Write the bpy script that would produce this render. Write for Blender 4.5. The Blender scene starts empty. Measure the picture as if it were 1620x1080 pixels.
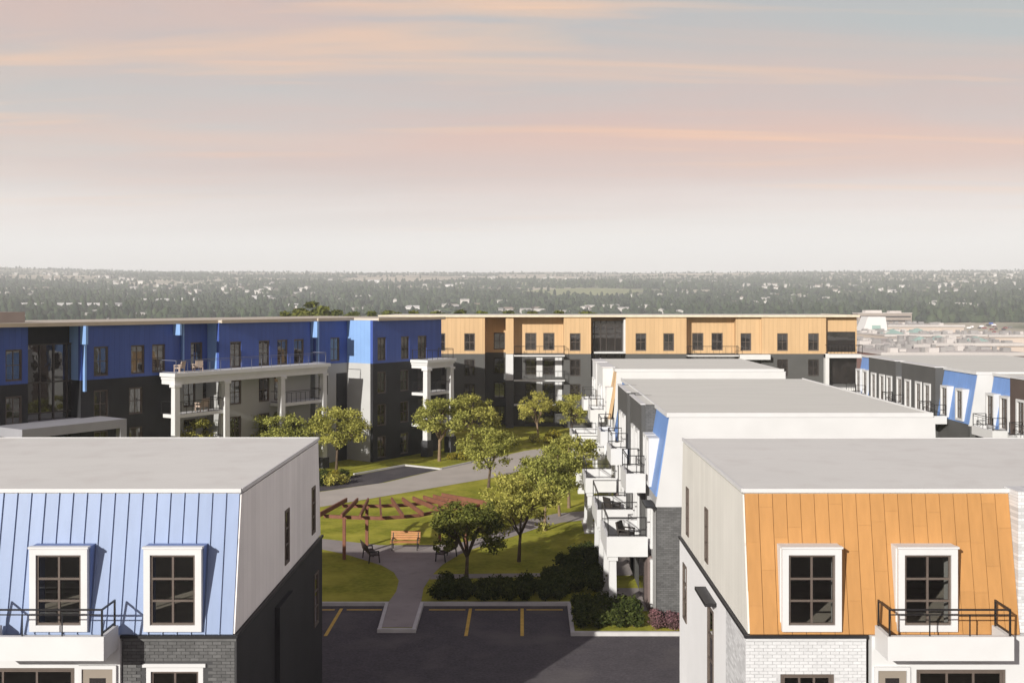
import bpy, math, random
import numpy as np
from mathutils import Vector, Matrix

R = math.radians
random.seed(7)
scn = bpy.context.scene
COL = scn.collection

# ------------------------------------------------------------------ camera
FPX, VX, VY, CAMH = 1650.0, 826.0, 479.0, 14.2      # photograph pixels (1620 wide)
cam = bpy.data.cameras.new('camera')
cam.sensor_width = 36.0
cam.lens = 36.0 * FPX / 1620.0
cam.shift_x = -(VX - 810) / 1620.0
cam.shift_y = -(540 - VY) / 1620.0
cam.clip_start = 0.3
cam.clip_end = 30000
cam_ob = bpy.data.objects.new('camera', cam)
cam_ob.location = (0, 0, CAMH)
cam_ob.rotation_euler = (R(90), 0, 0)
COL.objects.link(cam_ob)
scn.camera = cam_ob

# ------------------------------------------------------------------ light
SUN_EL, SUN_AZ = 20.5, 31.5          # azimuth: shadows fall this far right of straight ahead
sun = bpy.data.lights.new('sun', 'SUN')
sun.energy = 5.0
sun.angle = R(0.5)
sun.color = (1.0, 0.955, 0.88)
sun_ob = bpy.data.objects.new('sun', sun)
sd = Vector((math.sin(R(SUN_AZ)) * math.cos(R(SUN_EL)), math.cos(R(SUN_AZ)) * math.cos(R(SUN_EL)), -math.sin(R(SUN_EL))))
sun_ob.rotation_euler = sd.to_track_quat('-Z', 'Y').to_euler()
sun_ob.location = (-60, -90, 60)
COL.objects.link(sun_ob)

scn.view_settings.view_transform = 'Standard'
scn.view_settings.look = 'None'
scn.view_settings.exposure = 0.27
scn.view_settings.gamma = 1.0
scn.view_settings.use_curve_mapping = False
scn.render.engine = 'CYCLES'
scn.cycles.use_denoising = True
scn.cycles.max_bounces = 8
scn.cycles.transparent_max_bounces = 12
scn.cycles.volume_bounces = 2

w = bpy.data.worlds.new('World')
scn.world = w
w.use_nodes = True
nt = w.node_tree
for n in list(nt.nodes):
    nt.nodes.remove(n)


def N(t, typ, **kw):
    n = t.nodes.new(typ)
    for k, v in kw.items():
        setattr(n, k, v)
    return n


def mathn(t, op, a, b=None):
    n = N(t, 'ShaderNodeMath', operation=op)
    for i, v in enumerate((a, b)):
        if v is None:
            continue
        if isinstance(v, (int, float)):
            n.inputs[i].default_value = v
        else:
            t.links.new(v, n.inputs[i])
    return n.outputs[0]


def mixc(t, fac, a, b, blend='MIX'):
    n = N(t, 'ShaderNodeMix', data_type='RGBA', blend_type=blend)
    n.clamp_factor = True
    for sock, v in ((n.inputs[0], fac), (n.inputs[6], a), (n.inputs[7], b)):
        if isinstance(v, (int, float)):
            sock.default_value = v
        elif isinstance(v, tuple):
            sock.default_value = (*v, 1) if len(v) == 3 else v
        else:
            t.links.new(v, sock)
    return n.outputs[2]


def ramp(t, fac, stops):
    n = N(t, 'ShaderNodeValToRGB')
    cr = n.color_ramp
    while len(cr.elements) < len(stops):
        cr.elements.new(0.5)
    for e, (p, c) in zip(cr.elements, stops):
        e.position = p
        e.color = (*c, 1) if isinstance(c, tuple) else (c, c, c, 1)
    t.links.new(fac, n.inputs[0])
    return n.outputs[0]


# sky: clear-air Nishita under a thin veil of evening cloud, streaks laid on a cloud deck overhead
tc = N(nt, 'ShaderNodeTexCoord')
sep = N(nt, 'ShaderNodeSeparateXYZ')
nt.links.new(tc.outputs['Generated'], sep.inputs[0])
zc = mathn(nt, 'MAXIMUM', sep.outputs[2], 0.0)
den = mathn(nt, 'ADD', zc, 0.055)
pxn = mathn(nt, 'DIVIDE', sep.outputs[0], den)
pyn = mathn(nt, 'DIVIDE', sep.outputs[1], den)
deck = N(nt, 'ShaderNodeCombineXYZ')
nt.links.new(pxn, deck.inputs[0])
nt.links.new(pyn, deck.inputs[1])


def deck_noise(sx, sy, detail, off, dist=0.0, rot=0.0, rough=0.5):
    m = N(nt, 'ShaderNodeMapping')
    m.inputs['Scale'].default_value = (sx, sy, 1)
    m.inputs['Location'].default_value = (off, off * 1.7, off * 0.3)
    m.inputs['Rotation'].default_value = (0, 0, rot)
    nt.links.new(deck.outputs[0], m.inputs[0])
    n = N(nt, 'ShaderNodeTexNoise')
    n.inputs['Scale'].default_value = 1.0
    n.inputs['Detail'].default_value = detail
    n.inputs['Roughness'].default_value = rough
    n.inputs['Distortion'].default_value = dist
    nt.links.new(m.outputs[0], n.inputs['Vector'])
    return n.outputs[0]


sky = N(nt, 'ShaderNodeTexSky', sky_type='NISHITA')
sky.sun_disc = False
sky.sun_elevation = R(SUN_EL)
sky.sun_rotation = R(180 + SUN_AZ)
nish = N(nt, 'ShaderNodeMix', data_type='RGBA', blend_type='MULTIPLY')
nish.inputs[0].default_value = 1.0
nt.links.new(sky.outputs[0], nish.inputs[6])
nish.inputs[7].default_value = (0.10, 0.10, 0.10, 1)
veil = ramp(nt, zc, [(0.0, (.88, .86, .845)), (.050, (.84, .815, .80)), (.085, (.78, .725, .695)), (.125, (.64, .57, .535)),
                     (.175, (.50, .49, .47)), (.24, (.455, .42, .415)), (.32, (.445, .37, .38)), (.55, (.20, .20, .25)), (1.0, (.10, .115, .165))])
base = mixc(nt, 0.10, veil, nish.outputs[2])
fade = ramp(nt, zc, [(.055, 0.0), (.160, 1.0)])
thin = ramp(nt, zc, [(.33, 1.0), (.75, .35)])


def layer(noise, lo, hi, amount):
    f = ramp(nt, noise, [(lo, 0.0), (hi, 1.0)])
    return mathn(nt, 'MULTIPLY', mathn(nt, 'MULTIPLY', mathn(nt, 'MULTIPLY', f, fade), thin), amount)


# grey-blue gaps, broad pink bodies, their warmer tops, then thin lit streaks
col = mixc(nt, layer(deck_noise(.13, .34, 5, 23.7, .5), .42, .66, .65), base, (.37, .425, .43))
body = deck_noise(.11, .30, 8, 77.7, .8, .12, .55)
col = mixc(nt, layer(body, .44, .66, .72), col, (.60, .395, .35))
col = mixc(nt, layer(deck_noise(.20, .62, 8, 8.6, .7, -.05, .55), .50, .72, .60), col, (.72, .44, .33))
col = mixc(nt, layer(deck_noise(.33, 1.9, 8, 11.3, .5, -.14, .50), .57, .76, .68), col, (.88, .53, .31))
bg = N(nt, 'ShaderNodeBackground')
nt.links.new(col, bg.inputs[0])
bg.inputs[1].default_value = 1.0
wo = N(nt, 'ShaderNodeOutputWorld')
nt.links.new(bg.outputs[0], wo.inputs[0])

# ------------------------------------------------------------------ helpers


def srgb(r, g, b):
    f = lambda c: c / 12.92 if c <= .04045 else ((c + .055) / 1.055) ** 2.4
    return tuple(f(v / 255.0) for v in (r, g, b))


def G(px, py, z=0.0):
    """world X, Y of the ground point (height z) that stands at a photograph pixel"""
    Y = (CAMH - z) * FPX / (py - VY)
    return ((px - VX) * Y / FPX, Y)


MATS = {}


def mat(name, rgb, rough=.75, var=.10, nscale=1.5, bump=0.0, bscale=60.0, metallic=0.0, spec=.3, seams=None,
        brick=None, streak=None, second=None, objvar=0.0):
    """procedural surface: colour with two scales of wear, fine relief, optional seams / brickwork"""
    if name in MATS:
        return MATS[name]
    m = bpy.data.materials.new(name)
    m.use_nodes = True
    t = m.node_tree
    b = t.nodes['Principled BSDF']
    b.inputs['Roughness'].default_value = rough
    b.inputs['Metallic'].default_value = metallic
    b.inputs['Specular IOR Level'].default_value = spec
    co = N(t, 'ShaderNodeTexCoord').outputs['Object']
    pos = N(t, 'ShaderNodeNewGeometry').outputs['Position']

    def noise(scale, vec, detail=4, stretch=None):
        n = N(t, 'ShaderNodeTexNoise')
        n.inputs['Scale'].default_value = scale
        n.inputs['Detail'].default_value = detail
        if stretch:
            mp = N(t, 'ShaderNodeMapping')
            mp.inputs['Scale'].default_value = stretch
            t.links.new(vec, mp.inputs[0])
            vec = mp.outputs[0]
        t.links.new(vec, n.inputs['Vector'])
        return n.outputs[0]
    lo = tuple(c * (1 - var) for c in rgb)
    hi = tuple(min(1.0, c * (1 + var)) for c in rgb)
    n1 = noise(nscale, pos, 5, streak)
    c = ramp(t, n1, [(.28, lo), (.72, hi)])
    n2 = noise(nscale * .17, pos, 3)
    c = mixc(t, 1.0, c, ramp(t, n2, [(.3, 1 - var * .7), (.7, 1.0)]), 'MULTIPLY')
    if second:
        c = mixc(t, ramp(t, noise(second[1], pos, 6), [(second[2], 0.0), (second[3], 1.0)]), c, second[0])
    h = None
    if brick:
        ax, mort, rh, bw = brick
        sp = N(t, 'ShaderNodeSeparateXYZ')
        t.links.new(co, sp.inputs[0])
        cb = N(t, 'ShaderNodeCombineXYZ')
        t.links.new(sp.outputs[0], cb.inputs[0])
        t.links.new(sp.outputs[2], cb.inputs[1])
        bt = N(t, 'ShaderNodeTexBrick')
        bt.inputs['Scale'].default_value = 1.0
        bt.inputs['Mortar Size'].default_value = .006
        bt.inputs['Mortar Smooth'].default_value = .2
        bt.inputs['Brick Width'].default_value = bw
        bt.inputs['Row Height'].default_value = rh
        bt.inputs['Bias'].default_value = 0
        bt.inputs['Color1'].default_value = (.80, .80, .80, 1)
        bt.inputs['Color2'].default_value = (1.15, 1.15, 1.15, 1)
        bt.inputs['Mortar'].default_value = (mort, mort, mort, 1)
        t.links.new(cb.outputs[0], bt.inputs[0])
        c = mixc(t, 1.0, c, bt.outputs[0], 'MULTIPLY')
        h = mathn(t, 'MULTIPLY', bt.outputs['Fac'], -1.0)
        bdist = .006
    if seams:
        ax, pitch, gw = seams
        sp = N(t, 'ShaderNodeSeparateXYZ')
        t.links.new(co, sp.inputs[0])
        fr = mathn(t, 'FRACT', mathn(t, 'DIVIDE', sp.outputs[ax], pitch))
        g = mathn(t, 'LESS_THAN', fr, gw / pitch)
        h = mathn(t, 'MULTIPLY', g, -1.0)
        idx = mathn(t, 'FLOOR', mathn(t, 'DIVIDE', sp.outputs[ax], pitch))
        wn = N(t, 'ShaderNodeTexWhiteNoise', noise_dimensions='1D')
        t.links.new(idx, wn.inputs['W'])
        c = mixc(t, 1.0, c, ramp(t, wn.outputs[0], [(0, .93), (1, 1.0)]), 'MULTIPLY')
        c = mixc(t, mathn(t, 'MULTIPLY', g, .35), c, tuple(v * .5 for v in rgb))
        bdist = .012
    if objvar:
        oi = N(t, 'ShaderNodeObjectInfo')
        c = mixc(t, 1.0, c, ramp(t, oi.outputs['Random'], [(0, 1 - objvar), (1, 1.0)]), 'MULTIPLY')
    t.links.new(c, b.inputs['Base Color'])
    nb = noise(bscale, pos, 4)
    if h is not None:
        bp = N(t, 'ShaderNodeBump')
        bp.inputs['Strength'].default_value = .8
        bp.inputs['Distance'].default_value = bdist
        t.links.new(h, bp.inputs['Height'])
        t.links.new(bp.outputs[0], b.inputs['Normal'])
    elif bump:
        bp = N(t, 'ShaderNodeBump')
        bp.inputs['Strength'].default_value = bump
        bp.inputs['Distance'].default_value = .02
        t.links.new(nb, bp.inputs['Height'])
        t.links.new(bp.outputs[0], b.inputs['Normal'])
    rr = ramp(t, nb, [(.3, max(0.05, rough - .08)), (.7, min(1, rough + .08))])
    t.links.new(rr, b.inputs['Roughness'])
    MATS[name] = m
    return m


def glass_mat(name, tint, clear):
    """window glass: mirror-like film by Fresnel over either a see-through pane or a dark room behind"""
    m = bpy.data.materials.new(name)
    m.use_nodes = True
    t = m.node_tree
    for n in list(t.nodes):
        t.nodes.remove(n)
    out = N(t, 'ShaderNodeOutputMaterial')
    gl = N(t, 'ShaderNodeBsdfGlossy')
    gl.inputs['Roughness'].default_value = .02
    gl.inputs['Color'].default_value = (.9, .9, .9, 1)
    lw = N(t, 'ShaderNodeFresnel')
    lw.inputs['IOR'].default_value = 1.5
    # uneven float glass
    n = N(t, 'ShaderNodeTexNoise')
    n.inputs['Scale'].default_value = 1.2
    pos = N(t, 'ShaderNodeNewGeometry').outputs['Position']
    t.links.new(pos, n.inputs['Vector'])
    bp = N(t, 'ShaderNodeBump')
    bp.inputs['Strength'].default_value = .12
    bp.inputs['Distance'].default_value = .02
    t.links.new(n.outputs[0], bp.inputs['Height'])
    t.links.new(bp.outputs[0], gl.inputs['Normal'])
    if clear:
        un = N(t, 'ShaderNodeBsdfTransparent')
        un.inputs[0].default_value = (*tint, 1)
        fac = mathn(t, 'ADD', mathn(t, 'MULTIPLY', lw.outputs[0], .9), .02)
    else:
        un = N(t, 'ShaderNodeBsdfDiffuse')
        t.links.new(ramp(t, n.outputs[0], [(.35, tuple(v * .6 for v in tint)), (.7, tuple(v * 1.5 for v in tint))]), un.inputs[0])
        fac = mathn(t, 'MINIMUM', mathn(t, 'ADD', mathn(t, 'MULTIPLY', lw.outputs[0], 1.5), .08), .75)
    mx = N(t, 'ShaderNodeMixShader')
    t.links.new(fac, mx.inputs[0])
    t.links.new(un.outputs[0], mx.inputs[1])
    t.links.new(gl.outputs[0], mx.inputs[2])
    t.links.new(mx.outputs[0], out.inputs[0])
    MATS[name] = m
    return m


def leaf_mat(name, dark, light, trans):
    m = bpy.data.materials.new(name)
    m.use_nodes = True
    t = m.node_tree
    for n in list(t.nodes):
        t.nodes.remove(n)
    out = N(t, 'ShaderNodeOutputMaterial')
    at = N(t, 'ShaderNodeAttribute', attribute_name='tint')
    oi = N(t, 'ShaderNodeObjectInfo')
    c = ramp(t, at.outputs['Fac'], [(0.0, dark), (1.0, light)])
    c = mixc(t, 1.0, c, ramp(t, oi.outputs['Random'], [(0, (.86, .90, .9)), (1, (1.1, 1.04, 1.0))]), 'MULTIPLY')
    df = N(t, 'ShaderNodeBsdfDiffuse')
    tr = N(t, 'ShaderNodeBsdfTranslucent')
    t.links.new(c, df.inputs[0])
    t.links.new(c, tr.inputs[0])
    mx = N(t, 'ShaderNodeMixShader')
    mx.inputs[0].default_value = trans
    t.links.new(df.outputs[0], mx.inputs[1])
    t.links.new(tr.outputs[0], mx.inputs[2])
    t.links.new(mx.outputs[0], out.inputs[0])
    MATS[name] = m
    return m


class MB:
    """mesh builder"""

    def __init__(s):
        s.v, s.f = [], []

    def quad(s, *p):
        k = len(s.v)
        s.v += [tuple(q) for q in p]
        s.f.append(tuple(range(k, k + len(p))))
        return s

    def hexa(s, b, t):
        k = len(s.v)
        s.v += [tuple(q) for q in b] + [tuple(q) for q in t]
        n = len(b)
        s.f.append(tuple(k + i for i in reversed(range(n))))
        s.f.append(tuple(k + n + i for i in range(n)))
        for i in range(n):
            j = (i + 1) % n
            s.f.append((k + i, k + j, k + n + j, k + n + i))
        return s

    def box(s, x0, x1, y0, y1, z0, z1):
        return s.hexa([(x0, y0, z0), (x1, y0, z0), (x1, y1, z0), (x0, y1, z0)],
                      [(x0, y0, z1), (x1, y0, z1), (x1, y1, z1), (x0, y1, z1)])

    def bar(s, a, b, wd, ht=None, up=(0, 0, 1)):
        ht = ht or wd
        a, b = Vector(a), Vector(b)
        d = (b - a).normalized()
        u = Vector(up)
        if abs(d.dot(u)) > .95:
            u = Vector((0, 1, 0))
        sx = d.cross(u).normalized() * wd / 2
        sz = sx.cross(d).normalized() * ht / 2
        return s.hexa([a - sx - sz, a + sx - sz, a + sx + sz, a - sx + sz],
                      [b - sx - sz, b + sx - sz, b + sx + sz, b - sx + sz])

    def tube(s, pts, rad, n=7):
        k = len(s.v)
        pts = [Vector(p) for p in pts]
        for i, p in enumerate(pts):
            d = (pts[min(i + 1, len(pts) - 1)] - pts[max(i - 1, 0)]).normalized()
            ax = d.cross(Vector((.31, .95, .1))).normalized()
            ay = d.cross(ax)
            for j in range(n):
                a = 2 * math.pi * j / n
                s.v.append(tuple(p + (ax * math.cos(a) + ay * math.sin(a)) * rad[i]))
        for i in range(len(pts) - 1):
            for j in range(n):
                j2 = (j + 1) % n
                s.f.append((k + i * n + j, k + i * n + j2, k + (i + 1) * n + j2, k + (i + 1) * n + j))
        s.f.append(tuple(k + j for j in reversed(range(n))))
        s.f.append(tuple(k + (len(pts) - 1) * n + j for j in range(n)))
        return s

    def wall(s, x0, x1, z0, z1, y0, t, holes=(), slant=0.0, es=(0.0, 0.0)):
        """slab facing -y with rectangular openings (hx0,hx1,hz0,hz1); slant leans it back towards the top"""
        xs = sorted({x0, x1} | {min(max(h[i], x0), x1) for h in holes for i in (0, 1)})
        zs = sorted({z0, z1} | {min(max(h[i], z0), z1) for h in holes for i in (2, 3)})
        nx, nz = len(xs) - 1, len(zs) - 1

        def solid(i, k):
            if i < 0 or k < 0 or i >= nx or k >= nz:
                return False
            cx, cz = (xs[i] + xs[i + 1]) / 2, (zs[k] + zs[k + 1]) / 2
            return not any(h[0] < cx < h[1] and h[2] < cz < h[3] for h in holes)

        def P(i, k, back):
            x, z = xs[i], zs[k]
            q = (z - z0) / (z1 - z0)
            if i == 0:
                x += es[0] * q
            if i == nx:
                x += es[1] * q
            return (x, y0 + slant * q + (t if back else 0), z)
        for i in range(nx):
            for k in range(nz):
                if not solid(i, k):
                    continue
                s.quad(P(i, k, 0), P(i + 1, k, 0), P(i + 1, k + 1, 0), P(i, k + 1, 0))
                s.quad(P(i + 1, k, 1), P(i, k, 1), P(i, k + 1, 1), P(i + 1, k + 1, 1))
                if not solid(i - 1, k):
                    s.quad(P(i, k, 1), P(i, k, 0), P(i, k + 1, 0), P(i, k + 1, 1))
                if not solid(i + 1, k):
                    s.quad(P(i + 1, k, 0), P(i + 1, k, 1), P(i + 1, k + 1, 1), P(i + 1, k + 1, 0))
                if not solid(i, k - 1):
                    s.quad(P(i, k, 1), P(i + 1, k, 1), P(i + 1, k, 0), P(i, k, 0))
                if not solid(i, k + 1):
                    s.quad(P(i, k + 1, 0), P(i + 1, k + 1, 0), P(i + 1, k + 1, 1), P(i, k + 1, 1))
        return s

    def ring(s, w_, h_, fw, y0, y1, x=0.0, z=0.0, bottom=True):
        """rectangular frame, outer size w_ x h_, standing on z, centred on x"""
        a, b = x - w_ / 2, x + w_ / 2
        s.box(a, a + fw, y0, y1, z, z + h_)
        s.box(b - fw, b, y0, y1, z, z + h_)
        s.box(a + fw, b - fw, y0, y1, z + h_ - fw, z + h_)
        if bottom:
            s.box(a + fw, b - fw, y0, y1, z, z + fw)
        return s

    def mesh(s, name):
        me = bpy.data.meshes.new(name)
        me.from_pydata(s.v, [], s.f)
        me.update()
        return me


def link(name, me, m, loc=(0, 0, 0), rot=0.0, parent=None):
    if isinstance(me, MB):
        me = me.mesh(name)
    if m is not None and not me.materials:
        me.materials.append(m)
    o = bpy.data.objects.new(name, me)
    COL.objects.link(o)
    o.location = loc
    o.rotation_euler = (0, 0, rot)
    o.parent = parent
    return o


def tag(o, label=None, cat=None, group=None, kind=None):
    for k, v in (('label', label), ('category', cat), ('group', group), ('kind', kind)):
        if v:
            o[k] = v
    return o


def thing(name, label, cat, loc=(0, 0, 0), rot=0.0, group=None):
    o = bpy.data.objects.new(name, None)
    o.empty_display_size = .5
    COL.objects.link(o)
    o.location = loc
    o.rotation_euler = (0, 0, rot)
    return tag(o, label, cat, group)


def copy_tree(o, parent=None):
    c = o.copy()
    COL.objects.link(c)
    c.parent = parent
    for ch in o.children:
        copy_tree(ch, c)
    return c


CACHE = {}


def cached(key, fn):
    if key not in CACHE:
        CACHE[key] = fn()
    return CACHE[key]


# ------------------------------------------------------------------ materials
WHITE = mat('white_stucco', (.59, .593, .595), .8, .04, .8, .05)
TRIM = mat('white_trim', (.605, .608, .61), .55, .03, 1.5)
SHADEW = mat('grey_white_siding', (.86, .84, .82), .7, .05, .7, seams=(0, .42, .018))
BLACKS = mat('black_siding', (.024, .024, .027), .7, .15, .8, seams=(0, .30, .014))
DKBRICK = mat('dark_brick', (.125, .125, .125), .85, .14, 2.2, brick=('x', .55, .085, .23))
DKBRICK_P = mat('dark_brick_piece', (.135, .135, .135), .85, .15, 7.0, .3, 90, objvar=.3)
DKMORT = mat('dark_mortar', (.062, .062, .064), .9, .1, 6)
WBRICK = mat('white_brick', (.60, .608, .617), .8, .05, 2.2, brick=('x', .86, .085, .23))
WBRICK_P = mat('white_brick_piece', (.61, .618, .63), .75, .05, 7.0, .25, 90, objvar=.10)
WMORT = mat('white_mortar', (.49, .493, .50), .9, .05, 6)
PALEBLUE = mat('pale_blue_metal', (.25, .325, .50), .45, .05, .9, metallic=.0, spec=.4, streak=(6, 6, .6), objvar=.08)
NAVY = mat('dormer_blue', (.16, .22, .42), .5, .05, 1)
FARBLUE = mat('blue_metal', (.052, .098, .35), .5, .07, .7, seams=(0, .42, .03), streak=(4, 4, .5))
MIDBLUE = mat('mid_blue_metal', (.16, .29, .60), .5, .05, .7, seams=(0, .42, .02), streak=(4, 4, .5))
ORANGE = mat('orange_wood_panel', (.475, .245, .085), .5, .06, 1.6, streak=(5, 5, .5), objvar=.09)
FARORANGE = mat('orange_cladding', (.57, .385, .21), .6, .06, .7, seams=(0, .5, .03), streak=(4, 4, .4))
DGREY = mat('charcoal_cladding', (.055, .055, .059), .8, .12, .6, .1, 20)
MGREY = mat('dark_grey_stucco', (.088, .088, .086), .85, .08, .6, .1, 20)
LGREY = mat('light_grey_stucco', (.34, .34, .335), .8, .05, .6, .06, 20)
ROOF = mat('roof_membrane', (.65, .648, .622), .8, .025, .5, .08, 12, streak=(.5, 2.2, 1), second=((.60, .59, .565), .9, .50, .72))
ROOF2 = mat('roof_membrane_grey', (.63, .63, .585), .8, .03, .5, .08, 12, streak=(.5, 2.2, 1))
BRIGHT = mat('bright_stucco', (.76, .765, .77), .8, .03, .8, .05)
TAN = mat('tan_fascia', (.47, .40, .31), .6, .06, 1)
BROWN = mat('brown_sash', (.115, .092, .078), .5, .08, 3)
DARKF = mat('dark_window_frame', (.05, .042, .038), .5, .1, 3)
BLACKM = mat('black_metal', (.018, .017, .018), .4, .1, 4)
FLASH = mat('black_flashing', (.02, .02, .022), .5, .1, 3)
DOORG = mat('taupe_door', (.26, .225, .185), .5, .05, 2)
ROOM = mat('room_wall', (.42, .40, .37), .9, .05, 1)
ROOMD = mat('room_floor', (.62, .57, .50), .7, .1, 2)
CLEAR = glass_mat('clear_glass', (.62, .62, .60), True)
DGLASS = glass_mat('dark_glass', (.022, .019, .018), False)
LAWN = mat('lawn_grass', (.255, .262, .034), .95, .26, 3.5, .6, 26, spec=.05, second=((.40, .37, .06), .45, .42, .70))
ASPH = mat('asphalt', (.082, .074, .082), .9, .26, 9.0, .5, 55, spec=.2, second=((.12, .108, .108), .35, .5, .75))
ROADC = mat('pale_road', (.44, .40, .36), .9, .07, .6, .2, 40)
PATHC = mat('path_concrete', (.30, .27, .26), .9, .10, .7, .2, 40, second=((.25, .225, .215), 1.3, .55, .70))
KERB = mat('concrete_kerb', (.52, .51, .50), .85, .08, 2, .2, 40)
YELLOW = mat('yellow_paint', (.58, .38, .07), .7, .18, 4, .1, 60)
MULCH = mat('mulch', (.05, .04, .03), .95, .3, 4, .6, 30)
REDWOOD = mat('red_stained_wood', (.19, .078, .046), .65, .16, 2.5, .15, 50)
BENCHW = mat('bench_wood', (.46, .215, .085), .6, .12, 5, .1, 60)
BARK = mat('bark', (.115, .082, .055), .95, .25, 5, .6, 40)
BARKL = mat('pale_bark', (.22, .155, .10), .95, .2, 5, .6, 40)

LEAF = leaf_mat('tree_leaf', (.13, .138, .03), (.62, .60, .16), .35)
LEAFD = leaf_mat('deep_leaf', (.045, .062, .016), (.23, .25, .06), .3)
HEDGE = leaf_mat('hedge_leaf', (.020, .032, .010), (.105, .125, .036), .22)
BLOSSOM = leaf_mat('blossom_leaf', (.03, .035, .015), (.36, .19, .22), .3)
YLEAF = leaf_mat('yellow_leaf', (.10, .11, .015), (.36, .30, .05), .3)

# ------------------------------------------------------------------ building parts


def window(b, xc, z0, w_, h_, y, style, fr=(0, 0, 0.0), parent=None):
    """window standing at xc on z0; y = plane of the outer casing; fr = (x, y, rotation) of the wall it sits in"""
    ca, sa = math.cos(fr[2]), math.sin(fr[2])
    loc = (fr[0] + xc * ca - y * sa, fr[1] + xc * sa + y * ca, z0)
    p = parent or b
    if style in ('dormer_blue', 'dormer_white', 'dormer_trim'):
        fw, cols, rows = .165, 2, 3
        me = cached(('cas', w_, h_), lambda: MB().ring(w_, h_, fw, -.02, .12).box(-w_ / 2 - .03, w_ / 2 + .03, -.05, .13, h_, h_ + .05).mesh('window'))
        o = link('window', me, TRIM, loc, fr[2], p)
        ck = NAVY if style == 'dormer_blue' else TRIM
        me = cached(('cheek', w_, h_, style), lambda: MB().ring(w_ + .05, h_ + .03, .06, .12, .80, bottom=False).mesh('dormer_cheek'))
        link('dormer_cheek', me, ck, (0, 0, 0), 0, o)
        sashes(o, w_ - 2 * fw, h_ - 2 * fw, fw, cols, rows, BROWN, CLEAR, .05, True)
        return o
    if style == 'sill':      # casing with a drip cap, near facades
        fw, cols, rows = .13, 2, 3
        me = cached(('sill', w_, h_), lambda: MB().ring(w_, h_, fw, -.04, .10).box(-w_ / 2 - .07, w_ / 2 + .07, -.10, .10, h_, h_ + .09).mesh('window'))
        o = link('window', me, TRIM, loc, fr[2], p)
        sashes(o, w_ - 2 * fw, h_ - 2 * fw, fw, cols, rows, BROWN, CLEAR, .03, True)
        return o
    if style == 'triple':
        fw, cols, rows = .07, 3, 1
        me = cached(('tri', w_, h_), lambda: MB().ring(w_, h_, fw, -.02, .10).mesh('window'))
        o = link('window', me, BROWN, loc, fr[2], p)
        sashes(o, w_ - 2 * fw, h_ - 2 * fw, fw, cols, rows, BROWN, CLEAR, .03, True)
        return o
    if style == 'slot':
        fw = .05
        me = cached(('slot', w_, h_), lambda: MB().ring(w_, h_, fw, -.015, .10).mesh('window'))
        o = link('window', me, BROWN, loc, fr[2], p)
        sashes(o, w_ - 2 * fw, h_ - 2 * fw, fw, 1, 3, BROWN, DGLASS, .02, False)
        return o
    if style == 'white':     # middle distance: white casing proud of the wall, dark panes
        fw = .16
        me = cached(('wh', w_, h_), lambda: MB().ring(w_, h_, fw, -.10, .72).mesh('window'))
        o = link('window', me, TRIM, loc, fr[2], p)
        sashes(o, w_ - 2 * fw, h_ - 2 * fw, fw, 2, 3, BROWN, DGLASS, .04, False)
        return o
    fw = .07                 # 'plain': dark frame set into the wall
    me = cached(('pl', w_, h_), lambda: MB().ring(w_, h_, fw, -.03, .12).mesh('window'))
    o = link('window', me, BROWN if style == 'brownframe' else DARKF, loc, fr[2], p)
    sashes(o, w_ - 2 * fw, h_ - 2 * fw, fw, 2, 2, BROWN if style == 'brownframe' else DARKF, DGLASS, .05, False)
    return o


def sashes(o, w_, h_, z0, cols, rows, m, g, y, split):
    key = (w_, h_, z0, cols, rows, m.name)
    bw = .055 if split else .05

    def sash():
        q = MB().ring(w_, h_, bw, y - .02, y + .03, 0, z0)
        iw = w_ - 2 * bw
        for i in range(1, cols):
            x = -iw / 2 + iw * i / cols
            q.box(x - bw / 2, x + bw / 2, y - .02, y + .03, z0 + bw, z0 + h_ - bw)
        for k in range(1, rows):
            z = z0 + bw + (h_ - 2 * bw) * k / rows
            for i in range(cols):
                xa = -iw / 2 + iw * i / cols + (bw / 2 if i else 0)
                xb = -iw / 2 + iw * (i + 1) / cols - (bw / 2 if i < cols - 1 else 0)
                q.box(xa, xb, y - .018, y + .028, z - bw / 2, z + bw / 2)
        return q.mesh('sash')
    link('sash', cached(('sash', y) + key, sash), m, (0, 0, 0), 0, o)
    if split:
        pw, ph = (w_ - 2 * bw) / cols, (h_ - 2 * bw) / rows
        me = cached(('pane', pw, ph), lambda: MB().quad((-pw / 2, 0, 0), (pw / 2, 0, 0), (pw / 2, 0, ph), (-pw / 2, 0, ph)).mesh('pane'))
        for i in range(cols):
            for k in range(rows):
                link('pane', me, g, (-w_ / 2 + bw + pw * (i + .5), y + .005, z0 + bw + ph * k), 0, o)
    else:
        me = cached(('onepane', w_, h_, z0, y), lambda: MB().quad((-w_ / 2, y + .01, z0), (w_ / 2, y + .01, z0), (w_ / 2, y + .01, z0 + h_), (-w_ / 2, y + .01, z0 + h_)).mesh('pane'))
        link('pane', me, g, (0, 0, 0), 0, o)


def facade(b, x0, x1, z0, z1, y, m, wins=(), t=.25, slant=0.0, fr=(0, 0, 0.0), es=(0, 0), name='wall', rec=.06, label=None):
    """wall with openings and the windows that fill them; wins = (xc, z0, w, h, style)"""
    holes = [(c - w_ / 2, c + w_ / 2, q, q + h_) for c, q, w_, h_, st in wins]
    o = link(name, MB().wall(x0, x1, z0, z1, y, t, holes, slant, es), m, (fr[0], fr[1], 0), fr[2], b)
    for c, q, w_, h_, st in wins:
        window(b, c, q, w_, h_, y + {'d': -.09, 'w': 0.0}.get(st[0], -.02 if st == 'slot' else rec), st, fr)
    return o


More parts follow.
